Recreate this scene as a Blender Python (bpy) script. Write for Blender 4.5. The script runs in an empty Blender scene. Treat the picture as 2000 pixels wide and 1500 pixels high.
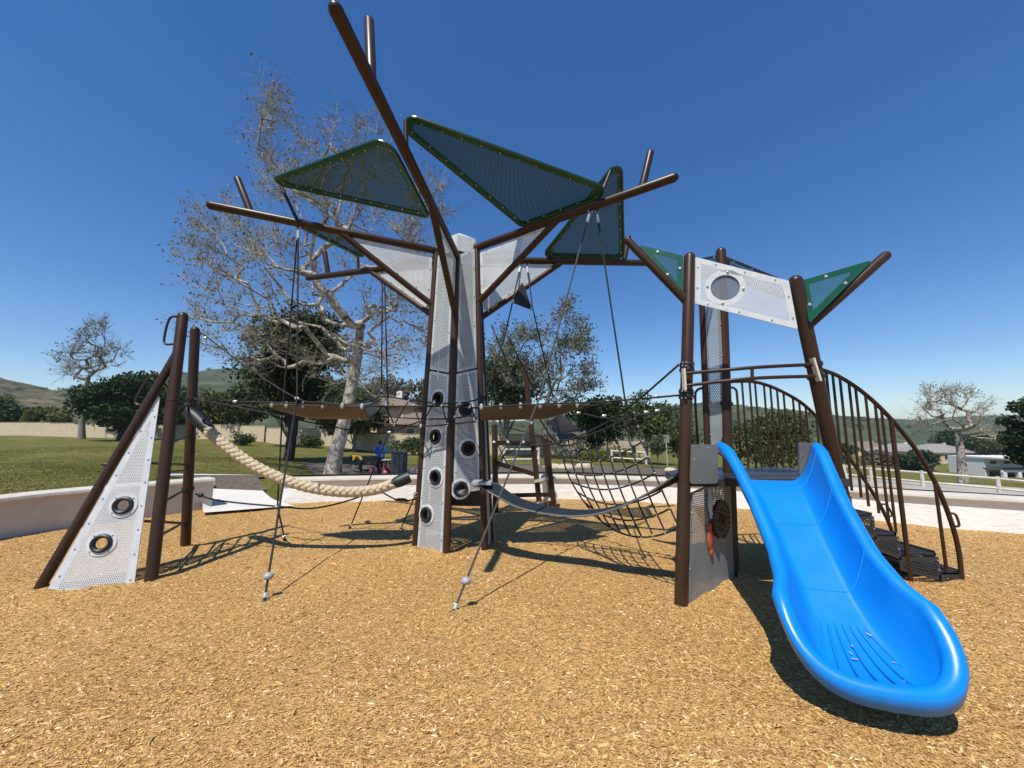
import bpy, bmesh, math, random
import numpy as np
from mathutils import Vector, Matrix
R = math.radians
random.seed(7); rng = np.random.default_rng(7)
scene = bpy.context.scene
col = scene.collection
# ------------------------------------------------------------------ camera, sky, sun, exposure
CAM_H, PITCH, FPX = 1.52, 0.125, 750.0          # eye height, upward tilt, focal length in photo pixels
cam = bpy.data.cameras.new('camera'); cam_o = bpy.data.objects.new('camera', cam); col.objects.link(cam_o)
cam.sensor_width = 36; cam.lens = 36 * FPX / 2000; cam.clip_start = .05; cam.clip_end = 6000
cam_o.location = (0, 0, CAM_H); cam_o.rotation_euler = (math.pi/2 + PITCH, 0, 0)
scene.camera = cam_o
SUN_EL, SUN_AZ_LEFT = 62.0, 24.0                  # sun stands behind the camera, a little to its left
az = R(SUN_AZ_LEFT)
to_sun = Vector((-math.sin(az)*math.cos(R(SUN_EL)), -math.cos(az)*math.cos(R(SUN_EL)), math.sin(R(SUN_EL))))
w = bpy.data.worlds.new('World'); scene.world = w; w.use_nodes = True
nt = w.node_tree; bg = nt.nodes['Background']
sky = nt.nodes.new('ShaderNodeTexSky'); sky.sky_type = 'NISHITA'; sky.sun_disc = False
sky.sun_elevation = R(SUN_EL); sky.sun_rotation = R(180 + SUN_AZ_LEFT)
sky.altitude = 300; sky.air_density = 1.0; sky.dust_density = .12; sky.ozone_density = 2.2
hs = nt.nodes.new('ShaderNodeHueSaturation'); hs.inputs['Saturation'].default_value = 1.33; hs.inputs['Hue'].default_value = .506
nt.links.new(sky.outputs[0], hs.inputs['Color']); nt.links.new(hs.outputs[0], bg.inputs[0]); bg.inputs[1].default_value = .122
sl = bpy.data.lights.new('sun', 'SUN'); sl.energy = 5.0; sl.angle = R(.5); sl.color = (1, .955, .88)
so = bpy.data.objects.new('sun', sl); col.objects.link(so)
so.rotation_euler = to_sun.to_track_quat('Z', 'Y').to_euler()
scene.view_settings.view_transform = 'Standard'; scene.view_settings.look = 'None'
scene.view_settings.gamma = 1; scene.view_settings.exposure = .2
scene.cycles.transparent_max_bounces = 16; scene.cycles.max_bounces = 6

# ------------------------------------------------------------------ measuring helpers (photo pixel -> place)
CP, SP = math.cos(PITCH), math.sin(PITCH)
def ray(x, y):
    a = (x-1000)/FPX; q = (y-750)/FPX
    return np.array([a, CP + SP*q, SP - CP*q])
def W(x, y, Y):
    d = ray(x, y); return np.array([0, 0, CAM_H]) + d*(Y/d[1])
def G(x, y, z=0.0):
    d = ray(x, y); return np.array([0, 0, CAM_H]) + d*((z-CAM_H)/d[2])
def PX(p):
    p = np.asarray(p, float) - np.array([0, 0, CAM_H])
    d = p[1]*CP + p[2]*SP; u = -p[1]*SP + p[2]*CP
    return 1000+FPX*p[0]/d, 750-FPX*u/d
def on_line(a, b, px=None, py=None):            # the point of segment a-b seen at a given picture x or y
    best = min(np.linspace(-.1, 1.1, 241), key=lambda t: abs(PX(a+(b-a)*t)[0 if py is None else 1] - (px if py is None else py)))
    return a+(b-a)*best

# ------------------------------------------------------------------ materials
def new_mat(name):
    m = bpy.data.materials.new(name); m.use_nodes = True
    return m, m.node_tree, m.node_tree.nodes['Principled BSDF']
def N(t, kind, **kw):
    n = t.nodes.new(kind)
    for k, v in kw.items(): setattr(n, k, v)
    return n
def ramp(t, fac, stops):
    r = N(t, 'ShaderNodeValToRGB'); e = r.color_ramp.elements
    e[0].position, e[0].color = stops[0][0], (*stops[0][1], 1); e[1].position, e[1].color = stops[-1][0], (*stops[-1][1], 1)
    for p, c in stops[1:-1]:
        x = e.new(p); x.color = (*c, 1)
    t.links.new(fac, r.inputs[0]); return r.outputs[0]
def noise(t, scale, detail=4, rough=.55, coord='Object', vec=None):
    n = N(t, 'ShaderNodeTexNoise'); n.inputs['Scale'].default_value = scale; n.inputs['Detail'].default_value = detail; n.inputs['Roughness'].default_value = rough
    if vec is None:
        tc = N(t, 'ShaderNodeTexCoord'); vec = tc.outputs[coord]
    t.links.new(vec, n.inputs['Vector']); return n.outputs['Fac']
def bump(t, b, h, strength=.3, dist=.01):
    n = N(t, 'ShaderNodeBump'); n.inputs['Strength'].default_value = strength; n.inputs['Distance'].default_value = dist
    t.links.new(h, n.inputs['Height']); t.links.new(n.outputs[0], b.inputs['Normal'])
def plain(name, c, rough=.5, var=.12, scale=6, metal=0, bmp=0, bscale=60, coat=0, spec=.5):
    m, t, b = new_mat(name)
    f = noise(t, scale, 5)
    lo = tuple(max(0, x*(1-var)) for x in c); hi = tuple(min(1, x*(1+var)) for x in c)
    t.links.new(ramp(t, f, [(.3, lo), (.7, hi)]), b.inputs['Base Color'])
    b.inputs['Roughness'].default_value = rough; b.inputs['Metallic'].default_value = metal; b.inputs['Coat Weight'].default_value = coat
    b.inputs['Specular IOR Level'].default_value = spec
    if bmp: bump(t, b, noise(t, bscale, 3), bmp, .004)
    return m
def perforated(name, c, pitch=.022, rad=.0075, rough=.45, var=.08):
    """sheet with a staggered grid of round holes, laid out in the sheet's own metres (UV)"""
    m, t, b = new_mat(name); L = t.links
    f = noise(t, 4, 4)
    L.new(ramp(t, f, [(.3, tuple(x*(1-var) for x in c)), (.7, tuple(min(1, x*(1+var)) for x in c))]), b.inputs['Base Color'])
    b.inputs['Roughness'].default_value = rough
    uv = N(t, 'ShaderNodeUVMap'); uv.uv_map = 'UVMap'
    def grid(off):
        a = N(t, 'ShaderNodeVectorMath', operation='ADD'); L.new(uv.outputs[0], a.inputs[0]); a.inputs[1].default_value = (off[0], off[1], 0)
        d = N(t, 'ShaderNodeVectorMath', operation='DIVIDE'); L.new(a.outputs[0], d.inputs[0]); d.inputs[1].default_value = (pitch, pitch*1.732, 1)
        fr = N(t, 'ShaderNodeVectorMath', operation='FRACTION'); L.new(d.outputs[0], fr.inputs[0])
        s = N(t, 'ShaderNodeVectorMath', operation='SUBTRACT'); L.new(fr.outputs[0], s.inputs[0]); s.inputs[1].default_value = (.5, .5, 0)
        k = N(t, 'ShaderNodeVectorMath', operation='MULTIPLY'); L.new(s.outputs[0], k.inputs[0]); k.inputs[1].default_value = (pitch, pitch*1.732, 0)
        ln = N(t, 'ShaderNodeVectorMath', operation='LENGTH'); L.new(k.outputs[0], ln.inputs[0]); return ln.outputs['Value']
    mn = N(t, 'ShaderNodeMath', operation='MINIMUM'); L.new(grid((0, 0)), mn.inputs[0]); L.new(grid((pitch/2, pitch*.866)), mn.inputs[1])
    lt = N(t, 'ShaderNodeMath', operation='LESS_THAN'); L.new(mn.outputs[0], lt.inputs[0]); lt.inputs[1].default_value = rad
    tr = N(t, 'ShaderNodeBsdfTransparent'); mx = N(t, 'ShaderNodeMixShader')
    L.new(lt.outputs[0], mx.inputs[0]); L.new(b.outputs[0], mx.inputs[1]); L.new(tr.outputs[0], mx.inputs[2])
    L.new(mx.outputs[0], t.nodes['Material Output'].inputs['Surface'])
    return m
M = {}
M['brown'] = plain('brown_powder_coat', (.043, .0215, .0105), .36, .12, 5, coat=.0, bmp=.03, bscale=250, spec=.28)
M['white'] = plain('pale_grey_sheet', (.58, .60, .60), .45, .10, 14)
M['white_perf'] = perforated('pale_perforated_sheet', (.56, .58, .58), .018, .0046)
M['trunk_perf'] = perforated('grey_white_perforated_sheet', (.42, .44, .44), .023, .0058)
M['trunk'] = plain('grey_white_sheet', (.48, .50, .50), .45, .12, 14)
M['grey'] = plain('grey_sheet', (.20, .215, .22), .5, .08, 3)
M['grey_perf'] = perforated('grey_perforated_sheet', (.26, .28, .285), .022, .0056)
M['dark_perf'] = perforated('charcoal_perforated_sheet', (.03, .032, .035), .03, .009)
M['dark'] = plain('charcoal_metal', (.03, .032, .035), .45, .15, 8)
M['slab'] = plain('slate_grey_plastic', (.12, .125, .12), .5, .06, 5)
M['green'] = plain('green_plastic_rim', (.004, .052, .028), .3, .1, 5, coat=.2)
M['green_sheet'] = plain('green_sheet', (.006, .085, .04), .42, .1, 5)
M['green_perf'] = perforated('green_perforated_sheet', (.006, .075, .04), .019, .0062)
M['canopy_perf'] = perforated('dark_green_perforated_plastic', (.014, .062, .038), .018, .0040, .6)
M['blue'] = plain('blue_moulded_plastic', (.001, .195, .61), .27, .07, 2.5, coat=.08, bmp=.02, bscale=120)
_t = M['blue'].node_tree; _b = _t.nodes['Principled BSDF']; _r = N(_t, 'ShaderNodeMapRange'); _r.inputs['To Min'].default_value = .2; _r.inputs['To Max'].default_value = .45
_t.links.new(noise(_t, 7, 6, .7), _r.inputs[0]); _t.links.new(_r.outputs[0], _b.inputs['Roughness'])
M['blue_seam'] = plain('blue_moulded_seam', (.005, .27, .72), .3, .03, 3)
M['rubber'] = plain('black_rubber', (.012, .012, .013), .5, .2, 20)
M['rope'] = plain('black_rope', (.014, .014, .015), .75, .3, 90, bmp=.6, bscale=220)
M['grey_rope'] = plain('weathered_grey_rope', (.06, .06, .058), .8, .2, 90, bmp=.6, bscale=220)
M['hemp'] = plain('beige_braided_rope', (.50, .40, .26), .85, .14, 30, bmp=.5, bscale=160)
M['alu'] = plain('bright_aluminium', (.72, .72, .70), .35, .06, 20, metal=.6)
M['steel'] = plain('steel_bolt', (.6, .6, .6), .25, .05, 20, metal=.9)
M['cream'] = plain('cream_plate', (.62, .56, .40), .5, .05, 10)
M['membrane'] = plain('taupe_rubber_sheet', (.10, .075, .05), .6, .12, 5)
M['belt'] = plain('slate_rubber_belt', (.016, .021, .030), .8, .12, 6, spec=.2)
M['bracket'] = plain('light_grey_plastic', (.32, .33, .34), .5, .06, 6)
M['concrete'] = plain('concrete_cap', (.50, .46, .39), .85, .12, 5, bmp=.3, bscale=40)
M['path'] = plain('pale_concrete', (.56, .54, .49), .85, .08, 2, bmp=.2, bscale=50)
M['bark'] = None
M['rail_wood'] = plain('weathered_white_rail', (.55, .50, .40), .85, .2, 4, bmp=.3)
M['stone'] = plain('sandstone_boulder', (.48, .40, .28), .9, .25, 3, bmp=.6, bscale=12)
M['orange'] = plain('orange_plastic', (.50, .10, .04), .45, .1, 12)
M['pale_blue'] = plain('pale_blue_plastic', (.45, .58, .68), .45, .1, 12)
M['dial'] = plain('brown_dial_plastic', (.05, .035, .022), .45, .2, 20)
M['glass'] = None

def stucco():
    m, t, b = new_mat('white_stucco')
    f = noise(t, 3, 6, .65)
    t.links.new(ramp(t, f, [(.25, (.76, .74, .68)), (.6, (.86, .84, .79))]), b.inputs['Base Color'])
    b.inputs['Roughness'].default_value = .9
    tc = N(t, 'ShaderNodeTexCoord'); mp = N(t, 'ShaderNodeMapping'); mp.inputs['Scale'].default_value = (1, 1, 2.2)
    t.links.new(tc.outputs['Object'], mp.inputs[0])
    bump(t, b, noise(t, 9, 5, .6, vec=mp.outputs[0]), .55, .02)
    return m
M['stucco'] = stucco()
def mulch_mat():
    m, t, b = new_mat('wood_chip_mulch')
    tc = N(t, 'ShaderNodeTexCoord')
    v = N(t, 'ShaderNodeTexVoronoi'); v.inputs['Scale'].default_value = 75; v.inputs['Randomness'].default_value = 1
    nz = N(t, 'ShaderNodeTexNoise'); nz.inputs['Scale'].default_value = 14; nz.inputs['Detail'].default_value = 3
    t.links.new(tc.outputs['Object'], nz.inputs['Vector'])
    mp = N(t, 'ShaderNodeVectorMath', operation='SCALE'); mp.inputs['Scale'].default_value = .12; t.links.new(nz.outputs['Color'], mp.inputs[0])
    ad = N(t, 'ShaderNodeVectorMath', operation='ADD'); t.links.new(tc.outputs['Object'], ad.inputs[0]); t.links.new(mp.outputs[0], ad.inputs[1])
    st = N(t, 'ShaderNodeMapping'); st.inputs['Scale'].default_value = (1, 2.0, 1); t.links.new(ad.outputs[0], st.inputs[0]); t.links.new(st.outputs[0], v.inputs['Vector'])
    sep = N(t, 'ShaderNodeSeparateColor'); t.links.new(v.outputs['Color'], sep.inputs[0])
    c = ramp(t, sep.outputs[0], [(.0, (.16, .08, .024)), (.3, (.43, .245, .082)), (.7, (.57, .345, .125)), (1, (.72, .49, .21))])
    big = noise(t, .55, 5, .6)
    mx = N(t, 'ShaderNodeMix', data_type='RGBA', blend_type='MULTIPLY'); mx.inputs[0].default_value = 1
    t.links.new(c, mx.inputs[6]); t.links.new(ramp(t, big, [(.3, (.82, .78, .74)), (.7, (1, 1, 1))]), mx.inputs[7])
    t.links.new(mx.outputs[2], b.inputs['Base Color']); b.inputs['Roughness'].default_value = .85; b.inputs['Specular IOR Level'].default_value = .2
    bump(t, b, v.outputs['Distance'], .7, .012)
    return m
M['mulch'] = mulch_mat()
def chip_mat():
    m, t, b = new_mat('wood_chip')
    a = N(t, 'ShaderNodeAttribute'); a.attribute_name = 'tone'
    t.links.new(ramp(t, a.outputs['Fac'], [(0, (.16, .08, .024)), (.3, (.45, .265, .092)), (.75, (.62, .39, .15)), (1, (.80, .60, .32))]), b.inputs['Base Color'])
    b.inputs['Roughness'].default_value = .75; b.inputs['Specular IOR Level'].default_value = .25
    return m
M['chip'] = chip_mat()
def lawn_mat():
    m, t, b = new_mat('lawn')
    f = noise(t, .45, 8, .7); g = noise(t, 3.2, 6, .75)
    c1 = ramp(t, f, [(.3, (.10, .105, .018)), (.5, (.15, .145, .03)), (.72, (.25, .205, .07))])
    c2 = ramp(t, g, [(.3, (.42, .45, .40)), (.68, (1.15, 1.12, 1.1))])
    mx = N(t, 'ShaderNodeMix', data_type='RGBA', blend_type='MULTIPLY'); mx.inputs[0].default_value = 1
    t.links.new(c1, mx.inputs[6]); t.links.new(c2, mx.inputs[7]); t.links.new(mx.outputs[2], b.inputs['Base Color'])
    b.inputs['Roughness'].default_value = .9; b.inputs['Specular IOR Level'].default_value = .15
    bump(t, b, noise(t, 45, 4, .7), .8, .05); return m
M['lawn'] = lawn_mat()
def two_tone(name, stops, scale, rough=.9, bs=None, bstr=.5, bd=.05, detail=6):
    m, t, b = new_mat(name)
    t.links.new(ramp(t, noise(t, scale, detail, .65), stops), b.inputs['Base Color'])
    b.inputs['Roughness'].default_value = rough; b.inputs['Specular IOR Level'].default_value = .2
    if bs: bump(t, b, noise(t, bs, 5, .7), bstr, bd)
    return m
M['bark'] = two_tone('bark_chips_bed', [(.3, (.07, .055, .045)), (.55, (.15, .12, .095)), (.75, (.26, .21, .16))], 16, bs=30, bstr=.8)
M['road'] = plain('pale_road', (.34, .31, .27), .9, .08, .4)
M['hill'] = two_tone('chaparral_hillside', [(.36, (.03, .038, .016)), (.47, (.075, .075, .032)), (.58, (.15, .125, .062)), (.72, (.24, .18, .10))], .09, bs=.2, bstr=1, bd=3, detail=12)
M['far_hill'] = two_tone('wooded_hillside', [(.3, (.03, .045, .022)), (.55, (.06, .075, .035)), (.75, (.15, .13, .07))], .06, bs=.1, bstr=1, bd=3, detail=12)
M['syc_bark'] = two_tone('mottled_sycamore_bark', [(.38, (.13, .10, .075)), (.5, (.34, .29, .23)), (.62, (.55, .50, .43))], 5, bs=14, bstr=.4, bd=.02)
M['twig'] = plain('pale_twig', (.28, .235, .18), .85, .2, 8)
M['dark_bark'] = plain('dark_bark', (.045, .035, .028), .9, .3, 6, bmp=.6, bscale=18)
M['grey_bark'] = plain('grey_bark', (.20, .17, .14), .9, .25, 6, bmp=.5, bscale=18)
def leaf(name, a, b_, trans=.25):
    m, t, b = new_mat(name)
    at = N(t, 'ShaderNodeAttribute'); at.attribute_name = 'tone'
    c = ramp(t, at.outputs['Fac'], [(0, a), (1, b_)])
    t.links.new(c, b.inputs['Base Color']); b.inputs['Roughness'].default_value = .6; b.inputs['Specular IOR Level'].default_value = .25
    tl = N(t, 'ShaderNodeBsdfTranslucent'); t.links.new(c, tl.inputs[0]); mx = N(t, 'ShaderNodeMixShader'); mx.inputs[0].default_value = trans
    t.links.new(b.outputs[0], mx.inputs[1]); t.links.new(tl.outputs[0], mx.inputs[2]); t.links.new(mx.outputs[0], t.nodes['Material Output'].inputs['Surface'])
    return m
M['leaf_syc'] = leaf('sycamore_leaf', (.17, .125, .05), (.20, .23, .055))
M['leaf_dark'] = leaf('dark_evergreen_leaf', (.012, .03, .008), (.05, .085, .022))
M['leaf_pine'] = leaf('pine_needle', (.012, .025, .010), (.05, .07, .025))
M['leaf_olive'] = leaf('olive_green_leaf', (.035, .055, .016), (.11, .135, .045))
M['leaf_pale'] = leaf('pale_eucalyptus_leaf', (.07, .085, .04), (.19, .21, .12))
M['leaf_yel'] = leaf('yellow_green_leaf', (.07, .085, .02), (.2, .2, .05))
M['leaf_dry'] = leaf('dry_brush_leaf', (.10, .08, .05), (.2, .17, .11))

# ------------------------------------------------------------------ mesh builder
def unit(v):
    v = np.asarray(v, float); return v/(np.linalg.norm(v)+1e-12)
class MB:
    def __init__(s): s.v = []; s.f = []; s.m = []; s.uv = None; s.n = 0
    def add(s, vs, fs, mi=0):
        o = s.n
        s.v.extend([tuple(map(float, p)) for p in vs]); s.n += len(vs)
        for f in fs: s.f.append(tuple(i+o for i in f)); s.m.append(mi)
    def tube(s, path, r, seg=10, cap=True, dome0=False, dome1=False, mi=0):
        P = [np.asarray(p, float) for p in path]; rs = list(r) if hasattr(r, '__len__') else [r]*len(P)
        def dome(P, rs):
            d = unit(P[-1]-P[-2]); rr = rs[-1]; e = P[-1]
            for a in (25, 50, 70, 84): P.append(e + d*rr*math.sin(R(a))); rs.append(rr*math.cos(R(a)))
        if dome1: dome(P, rs)
        if dome0:
            P.reverse(); rs.reverse(); dome(P, rs); P.reverse(); rs.reverse()
        n = len(P); T = [unit(P[min(i+1, n-1)]-P[max(i-1, 0)]) for i in range(n)]
        up = np.array([0, 0, 1.]) if abs(T[0][2]) < .9 else np.array([1., 0, 0])
        u = unit(np.cross(T[0], up)); vs = []
        for i in range(n):
            u = unit(u - T[i]*np.dot(u, T[i])); v = np.cross(T[i], u)
            for k in range(seg):
                a = 2*math.pi*k/seg; vs.append(P[i] + rs[i]*(u*math.cos(a)+v*math.sin(a)))
        fs = [(i*seg+k, i*seg+(k+1) % seg, (i+1)*seg+(k+1) % seg, (i+1)*seg+k) for i in range(n-1) for k in range(seg)]
        if cap: fs += [tuple(range(seg-1, -1, -1)), tuple((n-1)*seg+k for k in range(seg))]
        s.add(vs, fs, mi); return s
    def box(s, c, sz, ax=None, mi=0):
        A = np.eye(3) if ax is None else np.array([unit(a) for a in ax]); c = np.asarray(c, float); h = np.asarray(sz, float)/2
        vs = [c + A[0]*h[0]*i + A[1]*h[1]*j + A[2]*h[2]*k for i in (-1, 1) for j in (-1, 1) for k in (-1, 1)]
        s.add(vs, [(0, 1, 3, 2), (4, 6, 7, 5), (0, 4, 5, 1), (2, 3, 7, 6), (0, 2, 6, 4), (1, 5, 7, 3)], mi); return s
    def ball(s, c, r, ax=None, seg=8, rings=6, mi=0):
        A = np.eye(3) if ax is None else np.array([unit(a) for a in ax]); rr = np.array([r]*3 if not hasattr(r, '__len__') else r, float); c = np.asarray(c, float)
        vs = [c + A[2]*rr[2]]
        for i in range(1, rings):
            a = math.pi*i/rings
            for k in range(seg):
                b = 2*math.pi*k/seg; vs.append(c + A[0]*rr[0]*math.sin(a)*math.cos(b) + A[1]*rr[1]*math.sin(a)*math.sin(b) + A[2]*rr[2]*math.cos(a))
        vs.append(c - A[2]*rr[2]); L = len(vs)-1
        fs = [(0, 1+k, 1+(k+1) % seg) for k in range(seg)]
        for i in range(rings-2): fs += [(1+i*seg+k, 1+(i+1)*seg+k, 1+(i+1)*seg+(k+1) % seg, 1+i*seg+(k+1) % seg) for k in range(seg)]
        fs += [(L, 1+(rings-2)*seg+(k+1) % seg, 1+(rings-2)*seg+k) for k in range(seg)]
        s.add(vs, fs, mi); return s
    def grid(s, fn, nu, nv, mi=0, closed_u=False):
        vs = [fn(i/nu, j/nv) for i in range(nu+1) for j in range(nv+1)]
        s.add(vs, [(i*(nv+1)+j, (i+1)*(nv+1)+j, (i+1)*(nv+1)+j+1, i*(nv+1)+j+1) for i in range(nu) for j in range(nv)], mi); return s
    def ring(s, c, nrm, r_in, r_out, th, seg=24, mi=0):
        n = unit(nrm); u = unit(np.cross(n, [0, 0, 1.] if abs(n[2]) < .9 else [1., 0, 0])); v = np.cross(n, u); c = np.asarray(c, float); vs = []
        for k in range(seg):
            a = 2*math.pi*k/seg; d = u*math.cos(a)+v*math.sin(a)
            for rr, hh in ((r_in, -1), (r_out, -1), (r_out, 1), (r_in, 1)): vs.append(c + d*rr + n*th/2*hh)
        fs = []
        for k in range(seg):
            a, b = k*4, ((k+1) % seg)*4
            for j in range(4): fs.append((a+j, a+(j+1) % 4, b+(j+1) % 4, b+j))
        s.add(vs, fs, mi); return s
    def torus(s, c, nrm, Rr, r, seg=24, ts=8, mi=0, sx=1):
        n = unit(nrm); u = unit(np.cross(n, [0, 0, 1.] if abs(n[2]) < .9 else [1., 0, 0])); v = np.cross(n, u); c = np.asarray(c, float); vs = []
        for k in range(seg):
            a = 2*math.pi*k/seg; d = u*math.cos(a)+v*math.sin(a)
            for j in range(ts):
                b = 2*math.pi*j/ts; vs.append(c + d*(Rr+r*math.cos(b)) + n*r*sx*math.sin(b))
        s.add(vs, [(k*ts+j, ((k+1) % seg)*ts+j, ((k+1) % seg)*ts+(j+1) % ts, k*ts+(j+1) % ts) for k in range(seg) for j in range(ts)], mi); return s
    def build(s, name, mats, parent=None, smooth=True, sharp=38):
        if not isinstance(mats, (list, tuple)): mats = [mats]
        o0 = np.array(ORG.get(parent.name, (0, 0, 0))) if parent else np.zeros(3)
        me = bpy.data.meshes.new(name)
        me.from_pydata((np.array(s.v)-o0).tolist(), [], s.f); me.polygons.foreach_set('material_index', s.m)
        for m in mats: me.materials.append(m)
        if s.uv is not None:
            l = me.uv_layers.new(name='UVMap'); idx = np.zeros(len(me.loops), int); me.loops.foreach_get('vertex_index', idx)
            l.data.foreach_set('uv', np.array(s.uv)[idx].ravel())
        me.polygons.foreach_set('use_smooth', [smooth]*len(s.f)); me.update()
        if smooth: me.set_sharp_from_angle(angle=R(sharp))
        o = bpy.data.objects.new(name, me); col.objects.link(o)
        if parent: o.parent = parent; ORG[o.name] = tuple(o0)
        return o
ORG = {}
def tag(o, label=None, cat=None, group=None, kind=None):
    for k, v in (('label', label), ('category', cat), ('group', group), ('kind', kind)):
        if v: o[k] = v
    return o
def thing(name, loc, label, cat, group=None):
    o = bpy.data.objects.new(name, None); col.objects.link(o); o.location = tuple(map(float, loc)); o.empty_display_size = .2
    ORG[o.name] = tuple(map(float, loc)); return tag(o, label, cat, group)
def lerp(a, b, t): return np.asarray(a, float)*(1-t)+np.asarray(b, float)*t
def smooth_path(pts, n=8):
    P = [np.asarray(p, float) for p in pts]; P = [2*P[0]-P[1]]+P+[2*P[-1]-P[-2]]; out = []
    for i in range(1, len(P)-2):
        for k in range(n):
            t = k/n; a, b, c, d = P[i-1:i+3]
            out.append(.5*((2*b)+(-a+c)*t+(2*a-5*b+4*c-d)*t*t+(-a+3*b-3*c+d)*t**3))
    out.append(P[-2]); return out

def round_poly(P, rad, n=5):
    out = []; m = len(P)
    for i in range(m):
        a, b, c = P[i-1], P[i], P[(i+1) % m]
        u, v = unit(a-b), unit(c-b); ang = math.acos(np.clip(np.dot(u, v), -1, 1)); r = rad[i] if hasattr(rad, '__len__') else rad
        if r <= 0: out.append(b); continue
        d = r/math.tan(ang/2); d = min(d, .45*np.linalg.norm(a-b), .45*np.linalg.norm(c-b)); r = d*math.tan(ang/2)
        ctr = b + unit(u+v)*(r/math.sin(ang/2)); s0 = b+u*d-ctr; s1 = b+v*d-ctr
        a0 = math.atan2(s0[1], s0[0]); da = (math.atan2(s1[1], s1[0])-a0+math.pi) % (2*math.pi)-math.pi
        for k in range(n+1): out.append(ctr + r*np.array([math.cos(a0+da*k/n), math.sin(a0+da*k/n)]))
    return out
def inset(P, d):
    m = len(P); A = .5*sum(P[i][0]*P[(i+1) % m][1]-P[(i+1) % m][0]*P[i][1] for i in range(m)); sg = 1 if A > 0 else -1; out = []
    for i in range(m):
        a, b, c = P[i-1], P[i], P[(i+1) % m]; e1, e2 = unit(b-a), unit(c-b)
        n1, n2 = sg*np.array([-e1[1], e1[0]]), sg*np.array([-e2[1], e2[0]])
        k = unit(n1+n2); out.append(b + k*min(d/max(.25, np.dot(k, n1)), 4*d))
    return out
class Sheet:
    """flat panel in space: outline polygon with solid border, perforated field and round openings"""
    def __init__(s, pts3, out_hint):
        s.o = np.mean(pts3, axis=0); s.ux = unit(np.asarray(pts3[1])-pts3[0]); n = np.zeros(3)
        for i in range(len(pts3)): n += np.cross(pts3[i]-s.o, pts3[(i+1) % len(pts3)]-s.o)
        s.n = unit(n);  s.n = s.n if np.dot(s.n, out_hint) > 0 else -s.n
        s.ux = unit(s.ux - s.n*np.dot(s.ux, s.n)); s.uy = np.cross(s.n, s.ux); s.P = [s.to2(p) for p in pts3]
    def to2(s, p): d = np.asarray(p, float)-s.o; return np.array([np.dot(d, s.ux), np.dot(d, s.uy)])
    def to3(s, q, h=0): return s.o + s.ux*q[0] + s.uy*q[1] + s.n*h
    def make(s, name, mats, parent, border=.045, th=.012, rad=.02, holes=(), hole_flange=.0, perf=True):
        outer = round_poly(s.P, rad); bm = bmesh.new(); tris = []
        def fill(loops, mi):
            b = bmesh.new()
            for lp in loops:
                vs = [b.verts.new((p[0], p[1], 0)) for p in lp]
                for i in range(len(vs)): b.edges.new((vs[i], vs[(i+1) % len(vs)]))
            bmesh.ops.triangle_fill(b, use_beauty=True, use_dissolve=False, edges=b.edges[:])
            for f in b.faces: tris.append(([np.array(v.co[:2]) for v in f.verts], mi))
            b.free()
        circ = lambda c, r, n=20: [c + r*np.array([math.cos(2*math.pi*k/n), math.sin(2*math.pi*k/n)]) for k in range(n)]
        hs = [(s.to2(c), r) for c, r in holes]
        if perf:
            inn = round_poly(inset(s.P, border), max(.01, (rad if not hasattr(rad, '__len__') else min(rad))*.6))
            fill([outer, inn], 0); fill([inn]+[circ(c, r+hole_flange) for c, r in hs], 1)
            for c, r in hs: fill([circ(c, r+hole_flange), circ(c, r)], 0)
        else: fill([outer]+[circ(c, r) for c, r in hs], 0)
        mb = MB(); uv = []
        for (q, mi) in tris:
            area = (q[1][0]-q[0][0])*(q[2][1]-q[0][1])-(q[2][0]-q[0][0])*(q[1][1]-q[0][1])
            if area < 0: q = q[::-1]
            mb.add([s.to3(p, th/2) for p in q], [(0, 1, 2)], mi); uv += [p for p in q]
            if mi == 0: mb.add([s.to3(p, -th/2) for p in q], [(2, 1, 0)], mi); uv += [p for p in q]
        for lp in [outer]+[circ(c, r) for c, r in hs]:
            for i in range(len(lp)):
                a, b = lp[i], lp[(i+1) % len(lp)]
                mb.add([s.to3(a, th/2), s.to3(b, th/2), s.to3(b, -th/2), s.to3(a, -th/2)], [(0, 1, 2, 3)], 0); uv += [a, b, b, a]
        mb.uv = uv; bm.free()
        return mb.build(name, mats, parent, smooth=False)
    def bolts(s, parent, mat, spacing=.3, edge=.022, r=.011, both=False):
        mb = MB(); P = inset(s.P, edge)
        for i in range(len(P)):
            a, b = P[i], P[(i+1) % len(P)]; n = max(1, int(round(np.linalg.norm(b-a)/spacing)))
            for k in range(n):
                p = lerp(a, b, (k+.35)/n)
                for sd in ((1, -1) if both else (1,)): mb.ball(s.to3(p, .007*sd), (r, r, r*.7), (s.ux, s.uy, s.n), 6, 4)
        return tag(mb.build('bolt_heads', mat, parent), kind='stuff')
    def porthole(s, c, parent, r=.062):
        f = MB().ring(np.asarray(c)+s.n*.010, s.n, r+.034, r+.068, .012).build('porthole_flange', M['white'], parent)
        g = MB().torus(np.asarray(c)+s.n*.012, s.n, r+.018, .022, sx=1.3).build('porthole_grommet', M['rubber'], parent)
        b = MB()
        for k in range(4):
            a = R(45+90*k); b.ball(np.asarray(c)+s.n*.018+(s.ux*math.cos(a)+s.uy*math.sin(a))*(r+.052), .008, None, 6, 4)
        tag(b.build('bolt_heads', M['steel'], parent), kind='stuff')

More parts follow.
